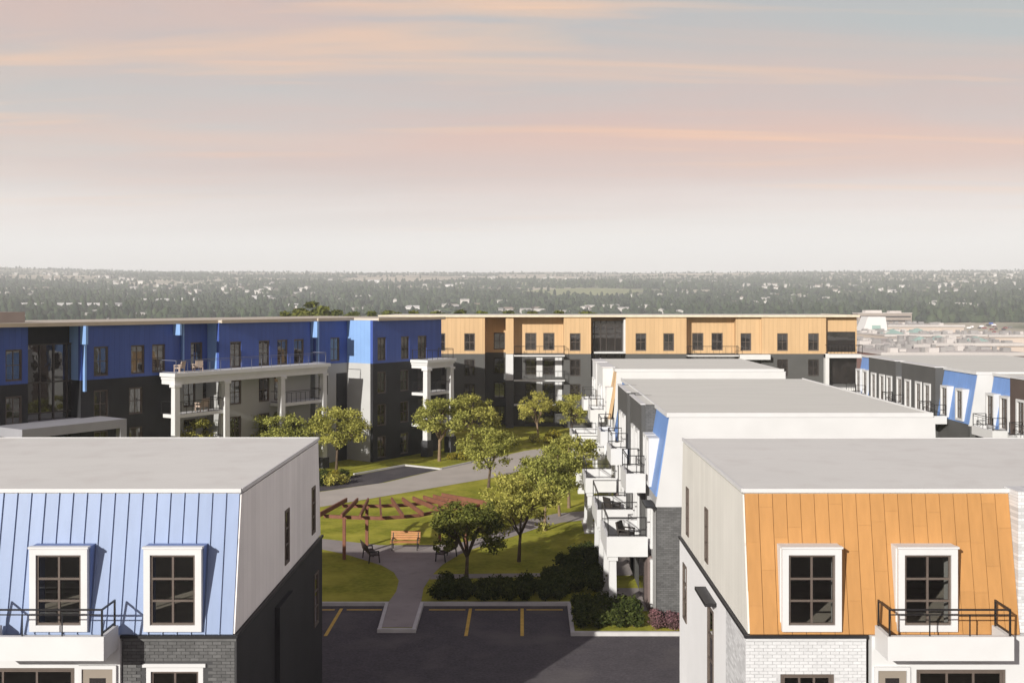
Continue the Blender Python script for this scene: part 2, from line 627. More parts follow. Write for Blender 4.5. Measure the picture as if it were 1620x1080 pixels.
def block(b, name, m, x0, x1, y0, y1, z0, z1, fr=(0, 0, 0.0), parent=None):
    return link(name, MB().box(x0, x1, y0, y1, z0, z1), m, (fr[0], fr[1], 0), fr[2], parent or b)


def rail_mesh(wd, dp, h, bar=.045, mids=0, wallside=True):
    """railing round three sides of a wd x dp balcony, front at y=0, house at y=dp"""
    q = MB()
    a, c = -wd / 2, wd / 2
    for x in (a, c):
        q.box(x - bar / 2, x + bar / 2, -bar / 2, bar / 2, 0, h)
        q.box(x - bar / 2, x + bar / 2, dp - bar / 2, dp + bar / 2, 0, h)
        q.box(x - bar / 2, x + bar / 2, bar / 2, dp - bar / 2, h - bar, h - .002)
        q.box(x - bar / 2, x + bar / 2, bar / 2, dp - bar / 2, .05, .05 + bar)
    q.box(a + bar / 2, c - bar / 2, -bar / 2, bar / 2, h - bar, h - .002)
    q.box(a + bar / 2, c - bar / 2, -bar * .3, bar * .3, h - .16, h - .16 + bar * .6)
    for i in range(mids):
        x = a + wd * (i + 1) / (mids + 1)
        q.box(x - bar / 3, x + bar / 3, -bar * .28, bar * .28, 0, h - .16)
    return q.mesh('railing')


def balcony(b, xc, wd, yf, yb, z0, z1, rail_h, fr=(0, 0, 0.0), m=None, mids=1, inset=.14, railing_mat=None, name='balcony'):
    """parapet tray projecting from yb to yf, open to the sky, with a metal railing on it"""
    m = m or TRIM
    ca, sa = math.cos(fr[2]), math.sin(fr[2])
    loc = (fr[0] + xc * ca - yf * sa, fr[1] + xc * sa + yf * ca, z0)
    dp, h = yb - yf, z1 - z0
    key = ('tray', round(wd, 3), round(dp, 3), round(h, 3))

    def tray():
        q = MB()
        th = .13
        fl = min(.16, h * .5)
        q.box(-wd / 2, wd / 2, 0, dp, 0, fl)
        if h > .25:
            q.box(-wd / 2, wd / 2, 0, th, fl, h)
            q.box(-wd / 2, -wd / 2 + th, th, dp, fl, h)
            q.box(wd / 2 - th, wd / 2, th, dp, fl, h)
        return q.mesh('balcony')
    o = link(name, cached(key, tray), m, loc, fr[2], b)
    rm = cached(('rail', round(wd, 3), round(dp, 3), rail_h, mids, inset), lambda: rail_mesh(wd - inset, dp - inset, rail_h, .042, mids))
    link('railing', rm, railing_mat or BLACKM, (0, inset / 2, h), 0, o)
    return o


def panels(b, xa, xb, pitch, z0, z1, y0, slant, holes, m, joints, rib, label=None):
    """cladding laid panel by panel over a leaning wall, cut round the dormers"""
    L = z1 - z0
    n = int(round((xb - xa) / pitch))
    pitch = (xb - xa) / n
    for i in range(n):
        a, c = xa + i * pitch, xa + (i + 1) * pitch
        cuts = {z0, z1}
        if joints:
            zz = z0 + random.uniform(.4, 1.6)
            while zz < z1 - .25:
                cuts.add(zz)
                zz += random.choice((1.25, 1.6, 2.1))
        for h in holes:
            if a < h[1] and c > h[0]:
                cuts |= {min(max(h[2], z0), z1), min(max(h[3], z0), z1)}
        cuts = sorted(cuts)
        for q, r in zip(cuts[:-1], cuts[1:]):
            if r - q < .02:
                continue
            segs = [(a, c)]
            for h in holes:
                if h[2] < (q + r) / 2 < h[3]:
                    ns = []
                    for s0, s1 in segs:
                        if h[0] > s0:
                            ns.append((s0, min(s1, h[0])))
                        if h[1] < s1:
                            ns.append((max(s0, h[1]), s1))
                    segs = [t for t in ns if t[1] - t[0] > .02]
            for s0, s1 in segs:
                g = .006 if not joints else .007
                gz = .0016 if joints else 0.0
                wd, ht = s1 - s0 - 2 * g, r - q - 2 * gz
                k = slant / L

                def mk(wd=wd, ht=ht):
                    u = MB()
                    th = .022
                    u.hexa([(0, -th, 0), (wd, -th, 0), (wd, 0, 0), (0, 0, 0)],
                           [(0, -th + k * ht, ht), (wd, -th + k * ht, ht), (wd, k * ht, ht), (0, k * ht, ht)])
                    if rib and wd > .2:
                        u.hexa([(0, -th - .04, 0), (.02, -th - .04, 0), (.02, -th, 0), (0, -th, 0)],
                               [(0, -th - .04 + k * ht, ht), (.02, -th - .04 + k * ht, ht), (.02, -th + k * ht, ht), (0, -th + k * ht, ht)])
                    return u.mesh('panel')
                me = cached(('panel', b.name, round(wd, 3), round(ht, 3), rib), mk)
                link('panel', me, m, (s0 + g, y0 + k * (q + gz - z0) - .002 - (random.uniform(0, .003) if joints else 0), q + gz), 0, b)


def bricks(b, xa, xb, za, zb, y, holes, m):
    """courses of single bricks on a mortar backing"""
    bw, bh, g = .222, .0745, .0105
    me = cached(('brick', m.name), lambda: MB().box(0, bw, -.016, 0, 0, bh).mesh('brick'))
    mh = cached(('halfbrick', m.name), lambda: MB().box(0, bw / 2 - g / 2, -.016, 0, 0, bh).mesh('brick'))
    z, k = zb - bh - g, 0
    while z > za:
        x = xa
        first = True
        while x < xb - .03:
            half = (k % 2 == 1 and first) or x + bw > xb
            L = bw / 2 - g / 2 if half else bw
            if x + L <= xb + .012 and not any(x + L > h[0] - .005 and x < h[1] + .005 and z + bh > h[2] and z < h[3] for h in holes):
                link('brick', mh if half else me, m, (x, y - random.uniform(0, .004), z), 0, b)
            x += L + g
            first = False
        z -= bh + g
        k += 1


Z_ROOF, Z_BAND = 9.25, 5.57

# ================================================================== GROUND
prof_r = np.array([0, 130, 165, 230, 320, 450, 650, 900, 1100, 1300, 1600, 2000, 2400, 2900, 3500, 4200, 5400], float)
prof_z = np.array([0, -.2, -1.0, -8, -17, -22, -23, -18, -10, -2, 8, 25, 44, 69, 98, 128, 170], float) - .25


def terrain(X, Y):
    X, Y = np.asarray(X, float), np.asarray(Y, float)
    r = np.hypot(X * .75, Y)
    z = np.interp(r, prof_r, prof_z)
    k = np.clip((r - 300) / 1500, 0, 1)
    z = z + k * (3 * np.sin(X / 310 + 1.3) * np.cos(Y / 420) + 1.6 * np.sin(X / 130 + Y / 210))
    # grassy rise right of centre and a shoulder of higher land far left
    z = z + 9 * np.exp(-(((X - 130) / 130) ** 2 + ((Y - 2150) / 200) ** 2))
    z = z + 26 * np.exp(-(((X + 2350) / 330) ** 2 + ((Y - 4300) / 600) ** 2))
    return z


def smooth_noise(X, Y, s, seed):
    return (np.sin(X / s + seed) * np.cos(Y / (s * 1.3) - seed * 2.1) + .6 * np.sin(X / (s * .43) + Y / (s * .61) + seed * 3.3)
            + .4 * np.cos(X / (s * .27) - Y / (s * .33) + seed))


rad = np.concatenate([[0.0], np.geomspace(60, 5400, 90)])
ang = np.linspace(0, 2 * np.pi, 145)[:-1]
tv, tf = [(0, 0, float(terrain(0, 0)))], []
for r in rad[1:]:
    xs, ys = r * np.sin(ang), r * np.cos(ang)
    zz = terrain(xs, ys)
    tv += list(zip(xs.tolist(), ys.tolist(), zz.tolist()))
na = len(ang)
for j in range(na):
    tf.append((0, 1 + (j + 1) % na, 1 + j))
for i in range(len(rad) - 2):
    for j in range(na):
        a, b_ = 1 + i * na + j, 1 + i * na + (j + 1) % na
        tf.append((a, b_, b_ + na, a + na))
me = bpy.data.meshes.new('ground')
me.from_pydata(tv, [], tf)
me.polygons.foreach_set('use_smooth', [True] * len(me.polygons))
TERR = mat('valley_ground', (.15, .165, .095), .95, .35, .006, streak=(.5, 1.6, 1), second=((.46, .41, .32), .004, .47, .58))
tag(link('ground', me, TERR), kind='structure')


def sheet(name, pts, z, m, kind='structure', thick=0.0):
    q = MB()
    if thick:
        q.hexa([(x, y, z - thick) for x, y in pts], [(x, y, z) for x, y in pts])
    else:
        q.quad(*[(x, y, z) for x, y in pts])
    return tag(link(name, q, m), kind=kind)


# parking lot, lawn behind the kerb line
sheet('parking_lot', [(-70, -45), (70, -45), (70, 60), (-70, 60)], -.125, ASPH)
KL = [(-60, G(0, 953)[1]), G(612, 953), G(600, 995), G(655, 995), G(668, 953), G(900, 953), G(906, 1000), (60, G(0, 1001)[1])]
LP = list(KL) + [(60, 150), (-75, 150)]
sheet('lawn', LP, 0.0, LAWN)
for i in range(len(KL) - 1):
    a, c = Vector((*KL[i], 0)), Vector((*KL[i + 1], 0))
    d = (c - a).normalized()
    nrm = Vector((-d.y, d.x, 0))
    L = (c - a).length
    n = max(1, int(L / 3.0)) if L < 30 else 14
    q = MB()
    hw = .085
    q.hexa([a - nrm * hw + Vector((0, 0, -.2)) - d * hw, c - nrm * hw + Vector((0, 0, -.2)) + d * hw * .98, c + nrm * hw + Vector((0, 0, -.2)) + d * hw * .98, a + nrm * hw + Vector((0, 0, -.2)) - d * hw],
           [a - nrm * hw * .8 + Vector((0, 0, .035 + i * .0015)) - d * hw, c - nrm * hw * .8 + Vector((0, 0, .035 + i * .0015)) + d * hw * .98, c + nrm * hw + Vector((0, 0, .035 + i * .0015)) + d * hw * .98, a + nrm * hw + Vector((0, 0, .035 + i * .0015)) - d * hw])
    tag(link('kerb', q, KERB), kind='structure')
# kerb and pavement strip at the near side of the lot
sheet('pavement', [(1.6, 36.5), (5.7, 36.5), (5.7, 38.75), (1.6, 38.75)], -.02, PATHC)
tag(link('kerb', MB().box(1.5, 5.7, 38.75, 38.95, -.2, 0.0), KERB), kind='structure')


def stripe(x0, x1, y0, y1):
    q = MB().quad((x0, y0, -.119), (x1, y0, -.119), (x1, y1, -.119), (x0, y1, -.119))
    tag(link('parking_line', q, YELLOW), kind='structure')


yk = G(0, 955.5)[1] - .1
for x in (-10.95, -8.47, -2.42, 0.0):
    stripe(x - .075, x + .075, 44.9, yk - .15)
for xa, xb in ((-10.7, -8.75), (-8.2, -6.55), (-4.35, -2.65), (-2.2, -.2), (.2, 1.9)):
    stripe(xa, xb, yk - .42, yk - .26)


def smooth_poly(pts, n=5):
    out = []
    m = len(pts)
    for i in range(m):
        p0, p1, p2, p3 = (Vector(pts[(i + k - 1) % m]) for k in range(4))
        for s in range(n):
            t = s / n
            out.append(tuple(.5 * ((2 * p1) + (-p0 + p2) * t + (2 * p0 - 5 * p1 + 4 * p2 - p3) * t * t + (-p0 + 3 * p1 - 3 * p2 + p3) * t ** 3)))
    return out


# plaza, tongue of path to the lot and the walk that leaves it to the right
left_edge = [(603, 992), (614, 953), (627, 935), (631, 918), (623, 905), (604, 894), (578, 886), (545, 876), (500, 867), (430, 858)]
far_edge = [(430, 846), (520, 853), (600, 862), (690, 862), (742, 856), (790, 840), (835, 822), (880, 812), (950, 806)]
near_edge = [(950, 820), (890, 826), (848, 836), (810, 849), (765, 862), (728, 876), (700, 893), (683, 910), (670, 930), (666, 953), (653, 992)]
pts = [G(*p) for p in left_edge + far_edge + near_edge]
sheet('garden_path', pts, .012, PATHC)
sheet('garden_path', [G(684, 908), G(960, 905), G(960, 909), G(680, 916)], .008, PATHC)
# lane across the back of the garden, with a parking bay and the bed of the blue block
lane_near = [(380, 830), (505, 802), (600, 786), (700, 769), (800, 752), (870, 728)]
lane_far = [(880, 706), (830, 713), (760, 729), (690, 744), (610, 763), (505, 790 - 12), (380, 800)]
sheet('lane', [G(*p) for p in lane_near + lane_far], .012, ROADC)
sheet('shaded_parking_bay', [G(470, 782), G(600, 764.2), G(696, 742), G(640, 737), (G(560, 752)), G(470, 768)], .006, ASPH)  # dark asphalt colour stands in for the shadow lying on the bay
for a, c in (((560, 751), (641, 736.5)), ((641, 736.5), (697, 742.5)), ((697, 742.5), (790, 722))):
    A, C = Vector((*G(*a), .05)), Vector((*G(*c), .05))
    tag(link('kerb', MB().bar(A, C, .18, .16), KERB), kind='structure')

# ================================================================== NEAR LEFT BLOCK (pale blue)
YF = 27.15          # foot of the leaning upper storey
SL = .65            # how far it leans back


nl = thing('townhouse_block', 'near block with pale blue standing seam upper storey, black end wall and flat roof', 'building', (-12.5, YF, 0))
ox = 12.5
XL, XR = -36.0 + ox, -7.5 + ox
HB = 11.0            # depth at band level
holes = []
wz, ww, wh = 5.68, 1.50, 2.15
for xc in (-14.99, -12.03, -9.07):
    holes.append((xc + ox - ww / 2, xc + ox + ww / 2, wz, wz + wh))
facade(nl, XL, XR - .02, Z_BAND, Z_ROOF - .08, 0, PALEBLUE, [((h[0] + h[1]) / 2, wz, ww, wh, 'dormer_blue') for h in holes], .18, SL)
panels(nl, -19.0 + ox, XR - .02, .372, Z_BAND + .02, Z_ROOF - .10, 0, SL, holes, PALEBLUE, False, True)
rf = link('roof', MB().hexa([(XL, SL - .03, Z_ROOF - .12), (XR, SL - .03, Z_ROOF - .12), (XR, 11.15, Z_ROOF - .12), (XL, 11.15, Z_ROOF - .12)],
                            [(XL, SL - .03, Z_ROOF), (XR, SL - .03, Z_ROOF), (XR, 11.15, Z_ROOF), (XL, 11.15, Z_ROOF)]), ROOF, (0, 0, 0), 0, nl)
q = MB()
q.box(XL, XR + .03, SL - .09, SL - .032, Z_ROOF - .085, Z_ROOF + .018)
q.box(XR + .002, XR + .06, SL - .03, 11.15, Z_ROOF - .085, Z_ROOF + .018)
q.box(XL, XR + .03, 11.152, 11.21, Z_ROOF - .085, Z_ROOF + .018)
link('roof_trim', q, TRIM, (0, 0, 0), 0, rf)
# end wall (faces +x): local x of the wall = depth
fr = (XR + .02, 0, R(90))
facade(nl, .0, 11.55, Z_BAND + .03, Z_ROOF - .15, 0, SHADEW, [(33.15 - YF, 5.93, .58, 1.72, 'slot'), (37.35 - YF, 5.95, .58, 1.68, 'slot')], .2, 0, fr, (SL, -.42))
fr2 = (XR + .07, 0, R(90))
facade(nl, .02, 11.6, -.1, Z_BAND - .06, 0, BLACKS, [(32.6 - YF, 2.45, .95, 2.2, 'slot'), (37.6 - YF, 2.6, .75, 1.9, 'slot'), (28.9 - YF, .3, .9, 2.0, 'slot')], .2, 0, fr2)
block(nl, 'pilaster', BLACKS, XR + .05, XR + .22, 4.2, 6.1, -.1, 5.05)
# flashing under the upper storey
block(nl, 'flashing', FLASH, -10.42 + ox, XR + .12, -.13, .02, Z_BAND - .055, Z_BAND + .02)
block(nl, 'flashing', FLASH, XR + .05, XR + .12, .022, 11.62, Z_BAND - .055, Z_BAND + .028)
# brick pier with its window
zb_top = Z_BAND - .06
win2 = (-9.05 + ox, 2.75, 1.5, 1.99, 'sill')
h2 = (win2[0] - .75, win2[0] + .75, win2[1], win2[1] + 1.99 + .09)
facade(nl, -10.38 + ox, XR + .068, 3.8, zb_top, -.02, DKMORT, [win2], .2)
facade(nl, -10.38 + ox, XR + .068, -.1, 3.798, -.034, DKBRICK, [], .2)
bricks(nl, -10.37 + ox, XR + .066, 3.82, zb_top - .10, -.02, [(h2[0] - .07, h2[1] + .07, h2[2], h2[3])], DKBRICK_P)
block(nl, 'brick_course', DKBRICK_P, -10.39 + ox, XR + .072, -.06, -.02, zb_top - .09, zb_top)
# white lower bay with triple window and door
facade(nl, XL, -10.42 + ox, -.1, Z_BAND + .0, -.12, WHITE, [(-13.05 + ox, 2.85, 2.9, 1.90, 'triple')], .25)
door = block(nl, 'door', DOORG, -11.38 + ox, -10.60 + ox, -.15, -.122, 2.70, 4.75)
link('door_trim', MB().ring(.98, 2.18, .09, -.19, -.122, -10.99 + ox, 2.65), TRIM, (0, 0, 0), 0, door)
link('pane', MB().box(-11.20 + ox, -10.78 + ox, -.158, -.151, 3.2, 4.5), DGLASS, (0, 0, 0), 0, door)
block(nl, 'cornice', TRIM, XL, -10.60 + ox, -.36, -.122, 5.14, 5.255)
balcony(nl, -12.03 + ox, 3.14, -1.08, -.125, 5.26, 5.86, .68, m=TRIM, mids=2)
# rooms behind the glass
block(nl, 'partition', ROOM, XL, XR - .25, 5.2, 5.3, 2.80, Z_ROOF - .14)
block(nl, 'floor_slab', ROOMD, XL, XR - .25, .22, 11.0, 5.42, 5.55)
block(nl, 'floor_slab', ROOMD, XL, XR - .25, .22, 11.0, 2.62, 2.78)
block(nl, 'wall', LGREY, XL, XR - .02, 11.20, 11.4, -.1, Z_BAND)
link('wall', MB().wall(XL, XR - .03, Z_BAND + .002, Z_ROOF - .16, 11.32, .1, (), -.2), LGREY, (0, 0, 0), 0, nl)
block(nl, 'wall', LGREY, XL - .22, XL - .02, .6, 11.2, -.1, Z_ROOF - .16)

# ================================================================== NEAR RIGHT BLOCK (orange)
nr = thing('townhouse_block', 'near block with orange panelled upper storey above white brick, flat grey roof', 'building', (12.0, YF, 0))
ox = -12.0
XL, XR = 5.9 + ox, 12.95 + ox
XE = 19.5 + ox
holes = [(xc + ox - .77, xc + ox + .77, wz, wz + wh) for xc in (7.52, 10.53)]
facade(nr, XL + .02, XR, Z_BAND, Z_ROOF - .08, 0, mat('orange_backing', (.22, .10, .035), .8), [((h[0] + h[1]) / 2, wz, 1.54, wh, 'dormer_white') for h in holes], .18, SL)
panels(nr, XL + .02, XR, .378, Z_BAND + .02, Z_ROOF - .10, 0, SL, holes, ORANGE, True, False)
rf = link('roof', MB().box(XL, XE, SL - .03, 11.0, Z_ROOF - .12, Z_ROOF), ROOF, (0, 0, 0), 0, nr)
q = MB()
q.box(XL - .03, XR, SL - .09, SL - .032, Z_ROOF - .085, Z_ROOF + .018)
q.box(XL - .06, XL - .002, SL - .03, 11.0, Z_ROOF - .085, Z_ROOF + .018)
q.box(XL - .03, XE, 11.002, 11.06, Z_ROOF - .085, Z_ROOF + .018)
link('roof_trim', q, TRIM, (0, 0, 0), 0, rf)
fr = (XL - .02, 0, R(-90))
IVORY = mat('ivory_siding', (.72, .705, .65), .7, .04, .7, seams=(0, .42, .014))
facade(nr, -11.4, -.0, Z_BAND + .03, Z_ROOF - .15, 0, IVORY, [(-(33.2 - YF), 5.95, .55, 1.72, 'slot'), (-(37.0 - YF), 5.95, .55, 1.7, 'slot')], .2, 0, fr, (.42, -SL))
fr2 = (XL - .07, 0, R(-90))
facade(nr, -11.45, -2.6, -.1, Z_BAND - .06, 0, BRIGHT, [(-(37.3 - YF), 2.85, .8, 2.0, 'slot'), (-(32.2 - YF), 2.3, .95, 2.5, 'slot')], .2, 0, fr2)
facade(nr, -2.598, -.02, -.1, Z_BAND - .06, -.02, WBRICK, [], .2, 0, fr2)
block(nr, 'canopy', BLACKM, XL - .42, XL - .072, 4.1, 6.0, 5.1, 5.2)
block(nr, 'flashing', FLASH, XL - .13, 8.95 + ox, -.13, .02, Z_BAND - .055, Z_BAND + .02)
block(nr, 'flashing', FLASH, XL - .12, XL - .05, .022, 11.47, Z_BAND - .055, Z_BAND + .028)
win2 = (7.42 + ox, 2.6, 1.4, 1.96, 'triple')
h2 = (win2[0] - .70, win2[0] + .70, win2[1], win2[1] + 1.96)
facade(nr, XL - .088, 8.95 + ox, 3.8, zb_top, -.02, WMORT, [win2], .2)
facade(nr, XL - .088, 8.95 + ox, -.1, 3.798, -.034, WBRICK, [], .2)
bricks(nr, XL - .086, 8.95 + ox, 3.82, zb_top - .1, -.02, [h2], WBRICK_P)
block(nr, 'brick_course', WBRICK_P, XL - .094, 8.94 + ox, -.06, -.02, zb_top - .09, zb_top)
facade(nr, 9.06 + ox, XE, -.1, Z_BAND, -.12, WHITE, [(11.38 + ox, 2.85, 2.32, 1.86, 'triple')], .25)
door = block(nr, 'door', DOORG, 9.22 + ox, 9.94 + ox, -.15, -.122, 2.70, 4.72)
link('door_trim', MB().ring(.92, 2.14, .09, -.19, -.122, 9.58 + ox, 2.65), TRIM, (0, 0, 0), 0, door)
link('pane', MB().box(9.40 + ox, 9.76 + ox, -.158, -.151, 3.2, 4.5), DGLASS, (0, 0, 0), 0, door)
block(nr, 'cornice', TRIM, 9.5 + ox, 12.4 + ox, -.36, -.122, 5.14, 5.255)
balcony(nr, 10.72 + ox, 3.16, -1.08, -.125, 5.26, 5.86, .68, m=TRIM, mids=2)
facade(nr, XR + .004, XE, Z_BAND + .02, Z_ROOF + .03, .08, WBRICK, [], .80)
block(nr, 'partition', ROOM, XL + .25, XE, 5.2, 5.3, 2.80, Z_ROOF - .14)
block(nr, 'floor_slab', ROOMD, XL + .25, XE, .22, 11.0, 5.42, 5.55)
block(nr, 'floor_slab', ROOMD, XL + .25, XE, .22, 11.0, 2.62, 2.78)
block(nr, 'wall', LGREY, XL, XE, 11.06, 11.26, -.1, Z_BAND)
link('wall', MB().wall(XL + .03, XE, Z_BAND + .002, Z_ROOF - .16, 11.12, .1, (), -.18), WHITE, (0, 0, 0), 0, nr)
block(nr, 'wall', LGREY, XE + .02, XE + .22, .6, 11.0, -.1, Z_ROOF - .16)

# ================================================================== SIDE-ON WHITE BLOCKS (balconies face the garden)


def column(b, x, y, z0, z1, wd, m, fr, dark=0.0):
    ca, sa = math.cos(fr[2]), math.sin(fr[2])
    loc = (fr[0] + x * ca - y * sa, fr[1] + x * sa + y * ca, z0)
    h = z1 - z0

    def mk():
        q = MB()
        a = wd / 2
        q.box(-a * 1.35, a * 1.35, -a * 1.35, a * 1.35, 0, .22)
        q.hexa([(-a, -a, .22), (a, -a, .22), (a, a, .22), (-a, a, .22)],
               [(-a * .86, -a * .86, h - .2), (a * .86, -a * .86, h - .2), (a * .86, a * .86, h - .2), (-a * .86, a * .86, h - .2)])
        q.box(-a * 1.25, a * 1.25, -a * 1.25, a * 1.25, h - .2, h)
        return q.mesh('column')
    o = link('column', cached(('col', round(h, 3), wd, m.name), mk), m, loc, fr[2], b)
    if dark:
        link('column_base', cached(('colb', dark, wd), lambda: MB().box(-wd * .72, wd * .72, -wd * .72, wd * .72, 0, dark).mesh('column_base')), DGREY, (0, 0, -.004), 0, o)
    return o


PATIO = mat('patio_render', (.17, .13, .12), .85, .08, 1)
# frame: local x = -(Y - Y0), local y = X - X0; facade faces the garden (-X)
X0, Y0 = 5.95, 46.5
mb_ = thing('townhouse_block', 'white gabled-end block whose left side carries stacked white balconies, blue and charcoal upper storey', 'building', (X0, Y0, 0), R(-90))
U = lambda Y: Y0 - Y
Yb = 68.0
# upper blue storey, leaning
wl = [(U(y), 5.7, 1.05, 2.25, 'white') for y in (48.75, 50.05)]
facade(mb_, U(Yb), -.02, Z_BAND, Z_ROOF - .1, .0, MIDBLUE, wl, .2, .60)
# charcoal brick bays
for ya, yb_ in ((50.7, 56.0), (57.5, 63.2)):
    ws = [(U(ya + 1.5), 5.6, 1.25, 2.3, 'white'), (U(ya + 3.4), 5.6, 1.25, 2.3, 'white'), (U(ya + 1.5), 2.8, 1.25, 2.1, 'white'), (U(ya + 3.4), 2.8, 1.25, 2.1, 'white')]
    facade(mb_, U(yb_), U(ya), -.1, Z_ROOF + .0, -.15, MGREY, ws, .2)
    for y in (ya, yb_):
        link('bay_return', MB().wall(.205, 1.2, -.1, Z_ROOF - .002, 0, .2), DKBRICK, (U(y) if y == ya else U(y) + .2, -.15 - .002, 0), R(90), mb_) if y == ya else block(mb_, 'bay_return', MGREY, U(y) - .002, U(y) + .2, .052, 1.0, -.1, Z_ROOF)
    block(mb_, 'bay_roof', ROOF2, U(yb_) + .002, U(ya) - .002, .052, .486, Z_ROOF - .1, Z_ROOF - .004)
    block(mb_, 'roof_trim', TRIM, U(yb_) - .03, U(ya) + .03, -.19, .045, Z_ROOF + .002, Z_ROOF + .05)
block(mb_, 'recess_wall', LGREY, U(57.48), U(56.02), .3, .48, -.1, Z_ROOF - .004)
facade(mb_, U(Yb), -.02, -.1, Z_BAND - .002, .05, LGREY, [(U(y), z, 1.3, 2.2, 'white') for y in (48.6, 65.4) for z in (.2, 2.9)], .25)
rf = block(mb_, 'roof', ROOF2, U(Yb), -.0, .55, 12.3, Z_ROOF - .12, Z_ROOF)
q = MB()
q.box(U(Yb), -.0, .49, .548, Z_ROOF - .14, Z_ROOF + .06)
q.box(.002, .06, .49, 12.3, Z_ROOF - .14, Z_ROOF + .06)
q.box(U(Yb), .06, 12.302, 12.36, Z_ROOF - .14, Z_ROOF + .06)
link('roof_trim', q, TRIM, (0, 0, 0), 0, rf)
# end wall towards the camera: white above, charcoal brick below; the wall frame has local x = depth into the house
fr = (.02, 0, R(90))
facade(mb_, .0, 12.55, Z_BAND - .45, Z_ROOF - .15, -.05, WHITE, [], .2, 0, fr, (.60, -.12))
facade(mb_, .05, 12.5, -.1, Z_BAND - .452, 0, DKBRICK, [], .2, 0, fr)
block(mb_, 'flashing', FLASH, -1.5, .10, -.45, .0, Z_BAND - .50, Z_BAND - .42)
block(mb_, 'wall', WHITE, U(Yb), -.2, 12.3, 12.5, -.1, Z_ROOF - .15)
block(mb_, 'wall', WHITE, U(Yb) - .2, U(Yb) - .002, .6, 12.3, -.1, Z_ROOF - .13)
for ya, yb_ in ((48.9, 51.4), (57.3, 59.9), (64.9, 67.4)):
    balcony(mb_, U((ya + yb_) / 2), yb_ - ya, -1.08, -.16, 5.3, 6.2, .85, mids=1)
for ya, yb_ in ((48.1, 51.9), (54.4, 58.3), (64.2, 67.8)):
    balcony(mb_, U((ya + yb_) / 2), yb_ - ya, -2.05, -.155, 2.5, 3.42, .9, mids=1)
    for y in (ya + .3, yb_ - .3):
        column(mb_, U(y), -1.75, 0, 2.498, .36, TRIM, (0, 0, 0))
    block(mb_, 'patio_wall', PATIO, U(yb_) + .1, U(ya) - .1, -.150, .04, .03, 2.49)
    block(mb_, 'patio_door', DGLASS, U(yb_) + .6, U(ya) - 1.4, -.20, -.152, .1, 2.2)
    block(mb_, 'patio_slab', PATHC, U(yb_), U(ya), -2.1, -.156, -.05, .03)

X1, Y1 = 6.4, 77.3
mc = thing('townhouse_block', 'rear white block with a thin orange upper end, behind the larger white block', 'building', (X1, Y1, 0), R(-90))
U1 = lambda Y: Y1 - Y
Yc = 92.5
facade(mc, U1(Yc), -.02, Z_BAND, Z_ROOF - .1, 0, MATS['orange_cladding'], [(U1(78.4), 5.7, 1.1, 2.2, 'white')], .2, .6)
PALEW = mat('pale_grey_brick', (.62, .63, .64), .8, .05, 1.5)
for ya, yb_ in ((79.6, 85.5), (86.8, 91.0)):
    facade(mc, U1(yb_), U1(ya), -.1, Z_ROOF, -.25, PALEW, [(U1(ya + 1.3), z, 1.2, 2.2, 'white') for z in (5.6, 2.8)] + [(U1(ya + 3.1), z, 1.2, 2.2, 'white') for z in (5.6, 2.8)], .2)
    block(mc, 'bay_return', PALEW, U1(ya) - .2, U1(ya) - .002, -.048, 1.0, -.1, Z_ROOF)
    block(mc, 'roof_trim', TRIM, U1(yb_) - .05, U1(ya) + .05, -.32, .7, Z_ROOF + .004, Z_ROOF + .07)
facade(mc, U1(Yc), -.02, -.1, Z_BAND - .002, .05, WHITE, [(U1(78.4), 2.8, 1.1, 2.2, 'white')], .25)
rf = block(mc, 'roof', ROOF2, U1(Yc), 0, .55, 13.0, Z_ROOF - .12, Z_ROOF)
q = MB()
q.box(U1(Yc), 0, .49, .548, Z_ROOF - .14, Z_ROOF + .06)
q.box(.002, .06, .49, 13.0, Z_ROOF - .14, Z_ROOF + .06)
link('roof_trim', q, TRIM, (0, 0, 0), 0, rf)
facade(mc, .0, 13.2, -.1, Z_ROOF - .15, -.05, WHITE, [], .2, 0, (.02, 0, R(90)), (.6, -.1))
block(mc, 'wall', WHITE, U1(Yc), -.2, 13.0, 13.2, -.1, Z_ROOF - .15)
block(mc, 'wall', WHITE, U1(Yc) - .2, U1(Yc) - .002, .6, 13.0, -.1, Z_ROOF - .13)
for ya, yb_ in ((78.0, 80.8), (86.5, 89.3)):
    balcony(mc, U1((ya + yb_) / 2), yb_ - ya, -1.3, -.256, 5.3, 6.2, .85, mids=1)
for ya, yb_ in ((77.6, 81.8), (85.8, 90.0)):
    balcony(mc, U1((ya + yb_) / 2), yb_ - ya, -2.3, -.256, 2.5, 3.42, .9, mids=1)
    for y in (ya + .3, yb_ - .3):
        column(mc, U1(y), -2.0, 0, 2.498, .36, TRIM, (0, 0, 0))

